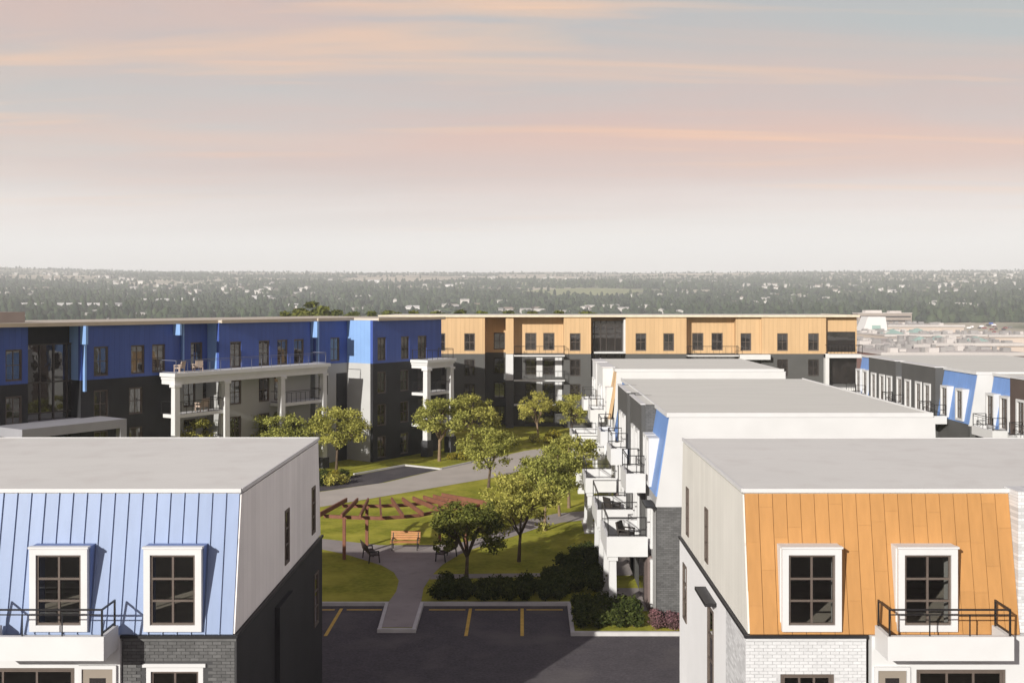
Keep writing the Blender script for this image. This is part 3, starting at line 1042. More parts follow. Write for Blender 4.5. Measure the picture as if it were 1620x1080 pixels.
# ================================================================== BLUE AND CHARCOAL ROWS AT THE RIGHT
X2, Y2 = 31.7, 74.0
ra = thing('townhouse_block', 'row with blue and charcoal upper storey and white window frames, right of the white blocks', 'building', (X2, Y2, 0), R(-90))
U2 = lambda Y: Y2 - Y
Yd = 99.0
facade(ra, U2(Yd), -.02, Z_BAND, Z_ROOF - .1, 0, MIDBLUE, [(U2(y), 5.7, 1.3, 2.3, 'white') for y in (75.5, 78.2, 87.45, 96.3, 98.2)], .2, .6)
for ya, yb_, wy in ((79.7, 86.8, (81.2, 83.0, 85.3)), (88.2, 95.0, (89.6, 91.4, 93.6))):
    facade(ra, U2(yb_), U2(ya), -.1, Z_ROOF, -.12, MGREY, [(U2(y), 5.6, 1.25, 2.35, 'white') for y in wy], .2)
    block(ra, 'bay_return', MGREY, U2(ya) - .2, U2(ya) - .002, .082, 1.0, -.1, Z_ROOF)
    block(ra, 'roof_trim', TRIM, U2(yb_) - .05, U2(ya) + .05, -.2, .7, Z_ROOF + .004, Z_ROOF + .07)
facade(ra, U2(Yd), -.02, -.1, Z_BAND - .002, .05, MGREY, [], .25)
rf = block(ra, 'roof', ROOF2, U2(Yd), 0, .55, 14, Z_ROOF - .12, Z_ROOF)
link('roof_trim', MB().box(U2(Yd), 0, .49, .548, Z_ROOF - .14, Z_ROOF + .06).box(.002, .06, .49, 14, Z_ROOF - .14, Z_ROOF + .06), TRIM, (0, 0, 0), 0, rf)
facade(ra, 0, 14.2, Z_BAND - .1, Z_ROOF - .15, -.05, WHITE, [(1.55, 5.8, .35, 1.9, 'slot')], .2, 0, (.02, 0, R(90)), (.6, -.1))
facade(ra, .05, 14.1, -.1, Z_BAND - .102, 0, MGREY, [], .2, 0, (.02, 0, R(90)))
block(ra, 'wall', WHITE, U2(Yd), -.2, 14, 14.2, -.1, Z_ROOF - .15)
block(ra, 'wall', WHITE, U2(Yd) - .2, U2(Yd) - .002, .6, 14, -.1, Z_ROOF - .13)
for y in (79.0, 87.4, 97.2):
    balcony(ra, U2(y), 3.0, -1.1, -.13, 5.2, 5.8, .85, mids=3)

X3, Y3 = 32.4, 60.0
rb = thing('townhouse_block', 'blue-clad row cut by the right edge of the picture, nearest of the right hand rows', 'building', (X3, Y3, 0), R(-90))
U3 = lambda Y: Y3 - Y
Ye = 72.9
facade(rb, U3(Ye), U3(60), Z_BAND, Z_ROOF - .1, 0, MIDBLUE, [(U3(y), 5.6, 1.3, 2.35, 'white') for y in (70.0, 72.1)], .2, .6)
facade(rb, U3(69.0), U3(60), -.1, Z_ROOF, -.12, mat('brown_brick', (.10, .075, .065), .85, .1, 1), [(U3(y), 5.6, 1.25, 2.35, 'white') for y in (67.4, 65.0, 62.5)], .2)
block(rb, 'roof_trim', TRIM, U3(69.0) - .05, U3(60), -.2, .7, Z_ROOF + .004, Z_ROOF + .07)
facade(rb, U3(Ye), U3(60), -.1, Z_BAND - .002, .05, WHITE, [], .25)
rf = block(rb, 'roof', ROOF2, U3(Ye), U3(60), .55, 14, Z_ROOF - .12, Z_ROOF)
link('roof_trim', MB().box(U3(Ye), U3(60), .49, .548, Z_ROOF - .14, Z_ROOF + .06).box(U3(Ye) - .06, U3(Ye) - .002, .49, 14, Z_ROOF - .14, Z_ROOF + .06), TRIM, (0, 0, 0), 0, rf)
block(rb, 'wall', WHITE, U3(Ye), U3(60), 14.02, 14.2, -.1, Z_ROOF - .15)
block(rb, 'wall', WHITE, U3(Ye) - .2, U3(Ye) - .002, .6, 14, -.1, Z_ROOF - .15)
block(rb, 'wall', MGREY, .002, .2, .62, 14, -.1, Z_ROOF - .15)
for y in (70.9, 65.5):
    balcony(rb, U3(y), 3.2, -1.15, -.13, 5.1, 5.7, .85, mids=3)

# ================================================================== FAR BLOCKS


def sectioned(b, secs, bands, ret_mat=None):
    """facade in stepped sections: secs = (x0, x1, y, {band: (material, [(xc, z, w, h, style)])})"""
    for x0, x1, y, content in secs:
        for (bn, z0, z1) in bands:
            m, wins = content.get(bn, (None, []))
            if m:
                facade(b, x0, x1, z0, z1, y, m, wins, .3, rec=.08)
    for (a, c) in zip(secs[:-1], secs[1:]):
        if abs(a[2] - c[2]) < .02:
            continue
        proud = a if a[2] < c[2] else c
        lo, hi = min(a[2], c[2]) + .302, max(a[2], c[2]) + .2
        if hi - lo < .03:
            continue
        xr = (a[1] - .25, a[1] - .001) if proud is a else (c[0] + .001, c[0] + .25)
        for (bn, z0, z1) in bands:
            m = proud[3].get(bn, (None, []))[0]
            m = (ret_mat or {}).get(bn, m)
            if m:
                block(b, 'wall_return', m, xr[0], xr[1], lo, hi, z0, z1)


# ---- orange block
YO = 118.4
ob = thing('apartment_block', 'long orange-topped apartment block with charcoal lower storeys across the back', 'building', (14.0, YO, 0))
KO = YO / FPX
xo = lambda px: (px - VX) * KO - 14.0
ZT, ZO = 12.62, 8.42
ROWS = (5.9, 3.1, .3)


def owins(pxs, rows, top=True, w_=1.22):
    return [(xo(p), 8.75, w_, 2.0, 'brownframe') for p in pxs] if top else [(xo(p), z, w_, 1.9, 'plain') for p in pxs for z in rows]


def osec(p0, p1, y, pxs, low=MGREY, top=FARORANGE, w_=1.22):
    return (xo(p0), xo(p1), y, {'top': (top, owins(pxs, (), True, w_)), 'low': (low, owins(pxs, ROWS, False, w_))})


osecs = [osec(600, 767, 0, (630, 696, 743)), osec(767, 800, 3.4, (789,), w_=1.35), osec(800, 812.5, .1, ()),
         osec(812.5, 892, 1.7, (840, 869), w_=1.3), osec(892, 935, 0, (910,)),
         osec(935, 990, 2.4, ()), osec(990, 1086, 0, (1014, 1058)), osec(1086, 1165, 1.3, (1107, 1138), w_=1.3),
         osec(1165, 1205, .3, (1181,)), osec(1205, 1307, 0, (1238, 1287)), osec(1307, 1358, .6, ())]
# the end bay is open to a loggia
sectioned(ob, osecs, (('low', -.1, ZO), ('top', ZO + .001, ZT)))
q = MB()
for x0, x1, y, _ in osecs:
    q.box(x0, x1, min(y, 0.0) - .12, 15.0, ZT + .002, ZT + .16)
rf = link('roof', q, mat('roof_far', (.58, .56, .52), .85, .06, .5), (0, 0, 0), 0, ob)
link('roof_trim', MB().box(xo(600) - .1, xo(1358) + .1, -.24, -.122, ZT - .03, ZT + .20).box(xo(1358) + .002, xo(1358) + .12, -.12, 15, ZT - .03, ZT + .20), mat('cream_trim', (.68, .60, .47), .6), (0, 0, 0), 0, rf)
block(ob, 'wall', FARORANGE, xo(1358) - .25, xo(1358) - .002, .902, 15, ZO, ZT)
block(ob, 'wall', MGREY, xo(1358) - .25, xo(1358) - .002, .902, 15, -.1, ZO - .002)
# stair glazing in the recess
st = block(ob, 'stair_glazing', DGLASS, xo(935) + .3, xo(990) - .1, 1.6, 1.66, 2.0, ZT - .5)
q = MB()
for p in (942, 952, 961, 975, 986):
    q.box(xo(p) - .05, xo(p) + .05, 1.50, 1.598, 2.0, ZT - .5)
for z in (4.6, 7.4, 8.5, 10.6):
    q.box(xo(935) + .3, xo(990) - .1, 1.52, 1.596, z, z + .09)
link('glazing_bar', q, DARKF, (0, 0, 0), 0, st)
block(ob, 'stair_canopy', TRIM, xo(940), xo(990), .2, 2.3, 8.45, 8.62)
block(ob, 'stair_side', TRIM, xo(990) - .001 - .18, xo(990) - .002, .302, 1.6, 8.65, ZT - .3)
# balconies on the back block
for p0, p1, zs in ((813, 893, (8.3, 5.5, 2.75)), (1086, 1166, (8.3, 5.5, 2.75))):
    for k, z in enumerate(zs):
        balcony(ob, (xo(p0) + xo(p1)) / 2, xo(p1) - xo(p0), -1.0, .0 if True else 1, z - .12, z + .12, .95, m=TRIM, mids=7, name='balcony')
block(ob, 'white_panel', WHITE, xo(800), xo(812), .03, .098, 5.4, ZO - .05)
for z in (5.9, 3.1):
    block(ob, 'white_panel', WHITE, xo(849), xo(858.5), 1.62, 1.698, z - .2, z + 2.0)
    block(ob, 'white_panel', WHITE, xo(879), xo(890), 1.62, 1.698, z - .2, z + 2.0)
# loggia at the right end
lg = block(ob, 'loggia', DGLASS, xo(1311), xo(1355), .50, .598, ZO + .2, ZO + 2.5)
block(ob, 'loggia', DGLASS, xo(1313), xo(1356), .50, .598, 5.0, 8.0)
q = MB()
q.box(xo(1303), xo(1309), -.7, .55, 4.6, 8.45)
q.box(xo(1303), xo(1360), -.75, .55, 8.0, 8.40)
q.box(xo(1303), xo(1360), -.75, .55, 4.3, 4.6)
link('loggia_frame', q, TRIM, (0, 0, 0), 0, ob)
rm = rail_mesh(xo(1361) - xo(1306), 1.2, 1.0, .05, 9)
link('railing', rm, BLACKM, ((xo(1306) + xo(1361)) / 2, -.7, ZO + .05), 0, ob)
block(ob, 'balcony', TRIM, xo(1168), xo(1216), -.9, .1, 7.8, 8.36)

# ---- blue block, set at an angle
S0, TH = (-16.1, 95.5), R(55.95)
bb = thing('apartment_block', 'long deep blue topped apartment block standing at an angle on the left', 'building', (S0[0], S0[1], 0), TH)
dx, dy = math.cos(TH), math.sin(TH)


def ub(px, y=0.0):
    """position along the blue facade (offset y) of a photograph column"""
    k = (px - VX) / FPX
    ax, ay = S0[0] - y * dy * 1.0, S0[1] + y * dx
    return (ay * k - ax) / (dx - dy * k)


ZBT, ZBB = 12.62, 8.78
BROWS = (6.05, 3.15, .25)


def bsec(u0, u1, y, tops, lows, low, top=FARBLUE, w_=1.15):
    return (u0, u1, y, {'top': (top, [(u, 9.0, w_, 2.1, 'brownframe') for u in tops]), 'low': (low, [(u, z, w_, 1.95, 'brownframe') for u in lows for z in BROWS])})


bsecs = [bsec(-50, -30.6, 0, (ub(22), -36.5, -41, -45.5), (ub(22), -36.5, -41, -45.5), BLACKS),
         bsec(-30.6, -27.0, .9, (), (), BLACKS, BLACKS),
         bsec(-27.0, -19.2, -.45, (ub(160, -.45), ub(218, -.45), ub(251, -.45)), (ub(160, -.45), ub(215, -.45)), BLACKS),
         bsec(-19.2, -15.3, .5, (ub(311, .5),), (ub(300, .5), ub(330, .5)), LGREY),
         bsec(-15.3, -5.4, -.9, (ub(373, -.9), ub(418, -.9), ub(447, -.9), ub(473, -.9)), (ub(373, -.9), ub(418, -.9), ub(442, -.9)), LGREY),
         bsec(-5.4, -4.5, .0, (), (), LGREY),
         bsec(-4.5, 0.0, -.6, (ub(530, -.6),), (ub(505, -.6) + .5,), LGREY)]
SUNBLUE = mat('sunlit_blue_panel', (.22, .37, .66), .5, .06, .7, seams=(1, .45, .02))  # paler copy of the blue metal, sunlight on returns and fins put into the colour
sectioned(bb, bsecs, (('low', -.4, ZBB), ('top', ZBB + .001, ZBT)), {'top': SUNBLUE})
# projecting end of the block
ye = -3.7
e_t = [(ub(604, ye), 9.0, 1.15, 2.1, 'brownframe'), (ub(641, ye), 9.0, 1.15, 2.1, 'brownframe'), (ub(668, ye), 8.9, 1.3, 2.2, 'brownframe')]
e_l = [(ub(604, ye), z, 1.15, 1.95, 'brownframe') for z in BROWS] + [(ub(640, ye), z, 1.15, 1.95, 'brownframe') for z in BROWS] + [(ub(668, ye), z, 1.3, 2.0, 'plain') for z in BROWS[:2]]
facade(bb, -.5, 9.3, ZBB + .001, ZBT, ye, FARBLUE, e_t, .3, rec=.08)
facade(bb, -.5, 9.3, -.4, ZBB, ye, BLACKS, e_l, .3, rec=.08)
SUNBLUE = mat('sunlit_blue_panel', (.22, .37, .66), .5, .06, .7, seams=(1, .45, .02))
block(bb, 'wall_return', SUNBLUE, -.499, -.2, ye + .302, .5, ZBB + .001, ZBT)
block(bb, 'wall_return', mat('sunlit_grey_panel', (.44, .44, .435), .8, .05, .6), -.499, -.2, ye + .302, .5, -.4, ZBB)  # lighter copy of the grey stucco, full sun painted into this face
block(bb, 'wall_return', FARBLUE, 9.0, 9.299, ye + .302, 9, ZBB + .001, ZBT)
block(bb, 'wall_return', BLACKS, 9.0, 9.299, ye + .302, 9, -.4, ZBB)
block(bb, 'recess_shade_panel', BLACKS, -1.9, -.6, -.66, -.602, -.3, ZBB - .9)  # flat black panel on the wall, painting in the shade of a recess
q = MB()
for x0, x1, y, _ in bsecs:
    q.box(x0, x1, min(y, -.45) - .25, 12, ZBT + .002, ZBT + .2)
q.box(-.002, 9.4, ye - .25, 12, ZBT + .002, ZBT + .2)
rf = link('roof', q, mat('roof_tan', (.50, .455, .39), .85, .07, .6), (0, 0, 0), 0, bb)
q = MB()
for x0, x1, y, _ in bsecs:
    q.box(x0, x1, min(y, -.45) - .36, min(y, -.45) - .252, ZBT - .02, ZBT + .24)
q.box(-.1, 9.5, ye - .36, ye - .252, ZBT - .02, ZBT + .24)
link('roof_trim', q, TAN, (0, 0, 0), 0, rf)
block(bb, 'roof_house', mat('plant_room', (.33, .28, .25), .85, .06, 1), -50, ub(33, 3.0), 2.5, 8, ZBT + .205, ZBT + .95)
# fins between the sections, sunlight painted on as paler blue (they face the evening sun)
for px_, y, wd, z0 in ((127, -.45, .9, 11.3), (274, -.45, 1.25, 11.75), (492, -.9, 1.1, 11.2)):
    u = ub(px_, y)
    block(bb, 'fin', SUNBLUE, u, u + .18, y - .25 - wd * .45, y - .002, z0, ZBT - .03)
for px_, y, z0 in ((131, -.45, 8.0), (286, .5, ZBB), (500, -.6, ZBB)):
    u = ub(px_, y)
    block(bb, 'fin', SUNBLUE, u, u + .14, y - .25, y - .002, z0, ZBT - .03)
# glazed bay near the left edge
gb = block(bb, 'glazed_bay', DGLASS, -30.4, -27.05, .62, .70, 4.2, 11.4)
q = MB()
for u in (-30.35, -29.4, -28.4, -27.4):
    q.box(u - .05, u + .05, .54, .618, 4.2, 11.4)
for z in (6.6, 8.7, 11.3):
    q.box(-30.4, -27.05, .55, .616, z, z + .09)
link('glazing_bar', q, DARKF, (0, 0, 0), 0, gb)
# entrance porch under the glazed bay
q = MB()
q.box(-33.0, -25.4, -3.4, .6, 5.55, 6.15)
q.box(-25.9, -25.4, -3.4, -2.9, 0, 5.548)
q.box(-33.0, -32.5, -3.4, -2.9, 0, 5.548)
link('porch', q, mat('porch_grey', (.30, .30, .33), .7, .06, 1), (0, 0, 0), 0, bb)
# colonnade with a white cornice, slab and columns
yc = -2.55
u0, u1 = -20.75, -4.9
cn = link('cornice', MB().box(u0, u1, yc, -.95, 8.50, 8.72).box(u0 - .12, u1 + .12, yc - .18, -.95, 8.72, 9.0).box(u0 + .06, u1 - .06, yc + .06, -.95, 8.15, 8.5), TRIM, (0, 0, 0), 0, bb)
for a, c, z in ((u0 + .2, -15.8, 5.65), (-10.0, u1 - .2, 5.65), (u0 + .2, -15.8, 2.75), (-10.0, u1 - .2, 2.75)):
    sl = block(bb, 'balcony', TRIM, a, c, yc + .25, -.92, z, z + .26)
    link('railing', rail_mesh(c - a - .2, 1.6, .95, .045, 8), BLACKM, ((a + c) / 2, yc + .32, z + .26), 0, sl)
for u in (u0 + .3, -15.8, -10.0, u1 - .3):
    column(bb, u, yc + .3, -.3, 8.148, .5, TRIM, (0, 0, 0), dark=1.2)
rl = rail_mesh(u1 - u0 - .4, 1.9, .95, .04, 14)
link('railing', rl, mat('pale_rail', (.16, .17, .22), .4), ((u0 + u1) / 2, yc + .1, 9.0), 0, bb)
# column tower at the corner
u0, u1, yt = 4.7, 8.8, -5.7
link('cornice', MB().box(u0, u1, yt, ye - .05, 8.45, 8.66).box(u0 - .12, u1 + .12, yt - .14, ye - .05, 8.66, 8.92).box(u0 + .08, u1 - .08, yt + .08, ye - .05, 8.12, 8.45), TRIM, (0, 0, 0), 0, bb)
for z in (5.6, 2.7):
    sl = block(bb, 'balcony', TRIM, u0 + .1, u1 - .1, yt + .2, ye - .05, z, z + .26)
    link('railing', rail_mesh(u1 - u0 - .5, 1.6, .95, .045, 4), BLACKM, ((u0 + u1) / 2, yt + .3, z + .26), 0, sl)
for u in (u0 + .3, u1 - .3):
    column(bb, u, yt + .3, -.2, 8.118, .56, TRIM, (0, 0, 0), dark=1.7)
link('railing', rail_mesh(u1 - u0 - .2, 1.75, .95, .045, 4), BLACKM, ((u0 + u1) / 2, yt + .1, 8.92), 0, bb)

# ================================================================== TREES


def leaf_mesh(name, clumps, n, size, seed, flat=.55):
    """leaf quads spread through clumps (centre, radii); 'tint' is the leaf's own shade of green"""
    rng = np.random.default_rng(seed)
    V, T = [], []
    for (c, r) in clumps:
        k = int(n * (r[0] * r[1] * r[2]) ** .5)
        d = rng.normal(size=(k, 3))
        d /= np.linalg.norm(d, axis=1)[:, None]
        rr = rng.uniform(.25, 1, k) ** .45
        p = np.array(c) + d * rr[:, None] * np.array(r)
        p += rng.normal(size=(k, 3)) * (.11 * min(1.0, r[0] * 2.2))
        nrm = d + rng.normal(size=(k, 3)) * .75 + np.array([0, 0, flat])
        nrm /= np.linalg.norm(nrm, axis=1)[:, None]
        a = np.cross(nrm, rng.normal(size=(k, 3)))
        a /= np.linalg.norm(a, axis=1)[:, None]
        b_ = np.cross(nrm, a)
        s = size * rng.uniform(.6, 1.35, k)[:, None]
        V.append(np.stack([p - a * s - b_ * s * .1, p + b_ * s * .55, p + a * s + b_ * s * .1, p - b_ * s * .55], axis=1).reshape(-1, 3))
        T.append(np.repeat(np.clip(rng.normal(.5, .24, k) + rng.normal(0, .12), 0, 1), 4))
    V, T = np.concatenate(V), np.concatenate(T)
    nq = len(V) // 4
    me = bpy.data.meshes.new(name)
    me.vertices.add(len(V))
    me.vertices.foreach_set('co', V.ravel())
    me.loops.add(nq * 4)
    me.loops.foreach_set('vertex_index', np.arange(nq * 4))
    me.polygons.add(nq)
    me.polygons.foreach_set('loop_start', np.arange(nq) * 4)
    me.polygons.foreach_set('loop_total', np.full(nq, 4))
    me.update()
    at = me.attributes.new('tint', 'FLOAT', 'POINT')
    at.data.foreach_set('value', T.astype(np.float32))
    return me


def tree_kind(seed, H, spread, trunk_h, nclump, leafm, barkm, size=.092, dens=640):
    """tapered trunk with forking limbs, leaf clumps at and between limb ends; returns the two meshes"""
    rg = random.Random(seed)
    q = MB()
    lean = (rg.uniform(-.15, .15), rg.uniform(-.15, .15))
    top = (lean[0], lean[1], trunk_h)
    q.tube([(0, 0, -.25), (0, 0, .05), (lean[0] * .4, lean[1] * .4, trunk_h * .5), top], [.16, .125, .095, .085], 8)
    ends = []
    nl_ = 6
    for i in range(nl_):
        a = 2 * math.pi * i / nl_ + rg.uniform(-.4, .4)
        rr = spread * rg.uniform(.45, .8)
        z = trunk_h + (H - trunk_h) * rg.uniform(.35, .75)
        mid = (lean[0] + math.cos(a) * rr * .45, lean[1] + math.sin(a) * rr * .45, trunk_h + (z - trunk_h) * .62)
        e = (lean[0] + math.cos(a) * rr, lean[1] + math.sin(a) * rr, z)
        st_ = (lean[0] * .9, lean[1] * .9, trunk_h * rg.uniform(.82, 1.0))
        q.tube([st_, mid, e], [.06, .042, .018], 6)
        ends.append(e)
        for k in range(2):
            a2 = a + rg.uniform(-.9, .9)
            e2 = (mid[0] + math.cos(a2) * spread * .42, mid[1] + math.sin(a2) * spread * .42, mid[2] + rg.uniform(.15, .9))
            q.tube([mid, e2], [.03, .012], 5)
            ends.append(e2)
    ends.append((lean[0], lean[1], H - .5))
    q.tube([top, (lean[0], lean[1], H - .6)], [.07, .02], 6)
    cl = []
    for e in ends:
        s = spread * rg.uniform(.16, .27)
        cl.append(((e[0], e[1], min(e[2] + .1, H - s * .5)), (s, s, s * .46)))
    for i in range(nclump):
        a = rg.uniform(0, 2 * math.pi)
        f = rg.uniform(.15, 1) ** .6
        zz = trunk_h + (H - trunk_h) * rg.uniform(.12, .95)
        lim = math.sqrt(max(.05, 1 - ((zz - trunk_h - (H - trunk_h) * .42) / ((H - trunk_h) * .62)) ** 2))
        s = spread * rg.uniform(.10, .23)
        cl.append(((lean[0] + math.cos(a) * spread * f * lim, lean[1] + math.sin(a) * spread * f * lim, zz), (s, s, s * .42)))
    tm = q.mesh('trunk')
    tm.polygons.foreach_set('use_smooth', [True] * len(tm.polygons))
    tm.materials.append(barkm)
    cm = leaf_mesh('crown', cl, dens, size, seed)
    cm.materials.append(leafm)
    return tm, cm, H


KINDS = [tree_kind(11, 4.7, 2.25, 1.7, 34, LEAF, BARKL), tree_kind(23, 5.0, 2.1, 1.9, 32, LEAF, BARKL),
         tree_kind(37, 4.6, 2.5, 1.5, 36, LEAF, BARK), tree_kind(41, 5.2, 2.65, 1.9, 40, LEAF, BARK),
         tree_kind(59, 3.95, 2.0, 1.2, 42, LEAFD, BARK)]


def tree(label, base, kind, height, rot, group=None, wide=1.0, gz=0.0):
    tm, cm, H = KINDS[kind]
    s = height / H
    o = thing('garden_tree', label, 'tree', (base[0], base[1], gz), rot, group)
    o.scale = (s * wide, s * wide, s)
    link('trunk', tm, None, parent=o)
    link('crown', cm, None, parent=o)
    return o


def top_z(base, py):
    return CAMH - (py - VY) * base[1] / FPX


def tree_px(label, px, py, top, kind, rot, group=None, wide=1.0):
    g_ = G(px, py)
    return tree(label, g_, kind, top_z(g_, top), rot, group, wide)


tree_px('small tree whose crown top just clears the near left roof, leftmost in the row', 300, 765, 662, 1, .4, wide=1.0)
tree_px('tree before the white colonnade, rising over the near left roof', 440, 752, 653, 3, 1.4, wide=1.05)
tree_px('spreading tree at the right end of the colonnade, reaching toward the grey corner', 532, 748, 643, 3, 2.6, wide=1.0)
tree_px('tree in front of the white corner columns of the blue block', 695, 729, 630, 0, 3.5, wide=1.08)
tree_px('tree just right of the white corner columns, against the dark wall', 744, 722, 622, 1, 5.1, wide=1.05)
tree_px('lawn tree standing right beside the pale lane', 773, 771, 674, 2, .9, wide=1.0)
tree_px('slim tree before the balconies of the orange block', 852, 697, 620, 1, 2.2, wide=.95)
tree_px('dark-trunked tree between the orange block and the white balconies', 906, 693, 624, 2, 4.0, wide=.9)
tree_px('rearmost of the three trees beside the white balconies', 900, 803, 690, 0, 1.9, wide=.95)
tree_px('middle of the three trees beside the white balconies', 885, 816, 705, 1, 3.1, wide=.9)
tree_px('front tree of the three beside the white balconies, by the walk', 862, 839, 722, 0, 4.6, wide=.95)
tree_px('sunlit tree on the front lawn with its trunk foot in shade', 821, 888, 748, 2, .3, wide=.85)
tree_px('dark low-crowned tree by the plaza, lower trunk in the shade', 738, 918, 793, 4, 5.5, wide=1.0)


BIG = [tree_kind(71, 20.0, 7.0, 5.0, 46, LEAFD, BARK, .40, 125), tree_kind(83, 20.0, 5.4, 4.0, 50, LEAFD, BARK, .40, 150)]
KINDS += BIG
ORDN = ['first', 'second', 'third', 'fourth', 'fifth', 'sixth', 'seventh', 'eighth', 'ninth', 'tenth']
for grp, where, rows in (('trees behind the blue block', 'dark tree from the left rising behind the roof of the blue block', ((452, 492), (474, 488), (492, 477), (511, 484), (534, 490), (560, 493), (588, 492), (613, 491))),
                         ('trees behind the orange block', 'dark tree from the left rising behind the roof of the orange block', ((655, 491), (690, 492), (728, 490), (762, 492), (805, 491), (842, 492), (884, 491), (926, 492)))):
    for i_, (px_, py_) in enumerate(rows):
        Y_ = 225 + 60 * ((i_ * 37) % 10) / 10
        X_ = (px_ - VX) * Y_ / FPX
        gz_ = float(terrain(X_, Y_))
        tree(ORDN[i_] + ' ' + where, (X_, Y_), 5 + i_ % 2, CAMH - (py_ - VY) * Y_ / FPX - gz_, i_ * 1.3, grp, 1.0 if i_ != 2 else 1.1, gz_)


def shrub_kind(seed, r, h, leafm, n, size):
    rg = random.Random(seed)
    cl = []
    for i in range(9):
        a = rg.uniform(0, 2 * math.pi)
        f = rg.uniform(0, .62)
        s = r * rg.uniform(.34, .5)
        cl.append(((math.cos(a) * r * f, math.sin(a) * r * f, h * rg.uniform(.30, .72)), (s, s, h * rg.uniform(.26, .4))))
    m = leaf_mesh('foliage', cl, n, size, seed, .4)
    m.materials.append(leafm)
    return m


SH = [shrub_kind(3, .62, .85, HEDGE, 900, .075), shrub_kind(4, .66, .8, HEDGE, 900, .075), shrub_kind(5, .6, .9, HEDGE, 900, .075)]
SHB = [shrub_kind(8, .62, .95, BLOSSOM, 800, .07), shrub_kind(9, .6, .9, BLOSSOM, 800, .07)]
SHY = [shrub_kind(12, .7, .8, YLEAF, 700, .09), shrub_kind(13, .7, .8, LEAF, 700, .09)]
STEM = MB().tube([(0, 0, -.1), (.02, 0, .3), (-.1, .05, .55)], [.03, .025, .01], 5).tube([(0, 0, .1), (.15, .1, .5)], [.02, .01], 5).mesh('stem')
STEM.materials.append(BARK)


def shrub(meshes, x, y, s, label, group, name='shrub'):
    o = thing(name, label, 'shrub', (x, y, 0), random.uniform(0, 6.28), group)
    o.scale = (s, s, s * random.uniform(.85, 1.1))
    link('foliage', random.choice(meshes), None, parent=o)
    link('stem', STEM, None, parent=o)
    return o


rs = random.Random(5)
ORD = ['first', 'second', 'third', 'fourth', 'fifth', 'sixth', 'seventh', 'eighth', 'ninth', 'tenth', 'eleventh', 'twelfth', 'thirteenth', 'fourteenth', 'fifteenth', 'sixteenth']
# front bed along the kerb
x = -4.1
while x < 1.8:
    for k, yy in enumerate((49.9, 50.75, 51.6)):
        shrub(SH, x + rs.uniform(-.15, .15) + k * .3, yy + rs.uniform(-.12, .12) + .0, rs.uniform(.78, .98), '%s shrub from the path in the %s row of the bed behind the parking kerb' % (ORD[int(round((x + 4.1) / .72))], ('front', 'middle', 'back')[k]), 'shrubs in the bed behind the parking kerb')
    x += .72
# bed running back along the white block
for k in range(13):
    for j in range(4):
        yy = 51.4 + k * .68
        xx = 3.6 - j * .74 + k * .02 + rs.uniform(-.15, .15)
        if (j == 3 and k > 4) or (j == 2 and k > 7) or (j == 1 and k > 10):
            continue
        shrub(SH, xx, yy + rs.uniform(-.1, .1), rs.uniform(.75, .95), '%s dark shrub going back in the %s row of the strip beside the white balconies' % (ORD[k], ('right', 'second', 'third', 'left')[j]), 'shrubs beside the white balconies')
# block of hedge at the lot corner
for i in range(4):
    for k in range(4):
        shrub(SH, 2.75 + i * .72 + rs.uniform(-.08, .08), 45.7 + k * .85 + rs.uniform(-.1, .1), rs.uniform(.86, 1.0), 'dark shrub of the square corner hedge, %s from its left in the %s row' % (ORD[i], ('front', 'second', 'third', 'back')[k]), 'shrubs of the corner hedge')
for i in range(3):
    for k in range(2):
        shrub(SHB, 5.95 + i * .5, 45.5 + k * .42, rs.uniform(.62, .78), 'pink-leaved shrub by the dark brick wall, %s of the %s row' % (('left', 'middle', 'right')[i], ('front', 'back')[k]), 'pink shrubs by the brick wall', 'blossom_shrub')
for px_, py_ in ((868, 700), (880, 697), (895, 699), (870, 694), (912, 698), (925, 700), (845, 700)):
    shrub(SHY, *G(px_, py_), rs.uniform(.9, 1.4), 'yellow-green shrub under the trees before the orange block', 'shrubs before the orange block')
for px_, py_ in ((515, 758), (530, 760), (545, 757), (505, 768), (522, 768), (540, 766), (480, 770)):
    shrub(SHY + SH, *G(px_, py_), rs.uniform(.9, 1.4), 'low shrub under the colonnade tree at the lane edge', 'shrubs at the lane edge')
for px_, py_ in ((735, 728), (760, 722), (728, 725), (716, 727)):
    shrub(SHY, *G(px_, py_), rs.uniform(.8, 1.2), 'small green shrub on the verge under the corner trees', 'shrubs on the verge')

# ================================================================== PERGOLA AND BENCHES
pg = thing('pergola', 'curved red timber pergola with fanned rafters over the lawn edge', 'pergola', (-7.0, 60.3, 0))
po = Vector((-7.0, 60.3, 0))
near = [(507, 813), (541, 815), (570, 816), (603, 817), (637, 815), (668, 812), (694, 806), (720, 802), (745, 799), (768, 795)]
far_ = [(547, 791), (565, 791), (582, 791), (601, 791), (620, 790), (638, 790), (655, 788.5), (672, 787), (688, 785.5), (702, 783)]
zr = 2.55
for a, c in zip(near, far_):
    A, C = Vector((*G(*a, zr), zr)), Vector((*G(*c, zr), zr))
    d = (C - A).normalized()
    link('rafter', MB().bar(A - d * .15 - po, C + d * .15 - po, .10, .24), REDWOOD, parent=pg)
for line, off in ((near, .14), (far_, .86)):
    for i in range(len(line) - 1):
        ends = []
        for j in (i, i + 1):
            A, C = Vector((*G(*near[j], zr), zr)), Vector((*G(*far_[j], zr), zr))
            ends.append(A.lerp(C, off) + Vector((0, 0, -.215 - .0015 * (i % 2))) - po)
        link('beam', MB().bar(ends[0], ends[1], .12, .18), REDWOOD, parent=pg)
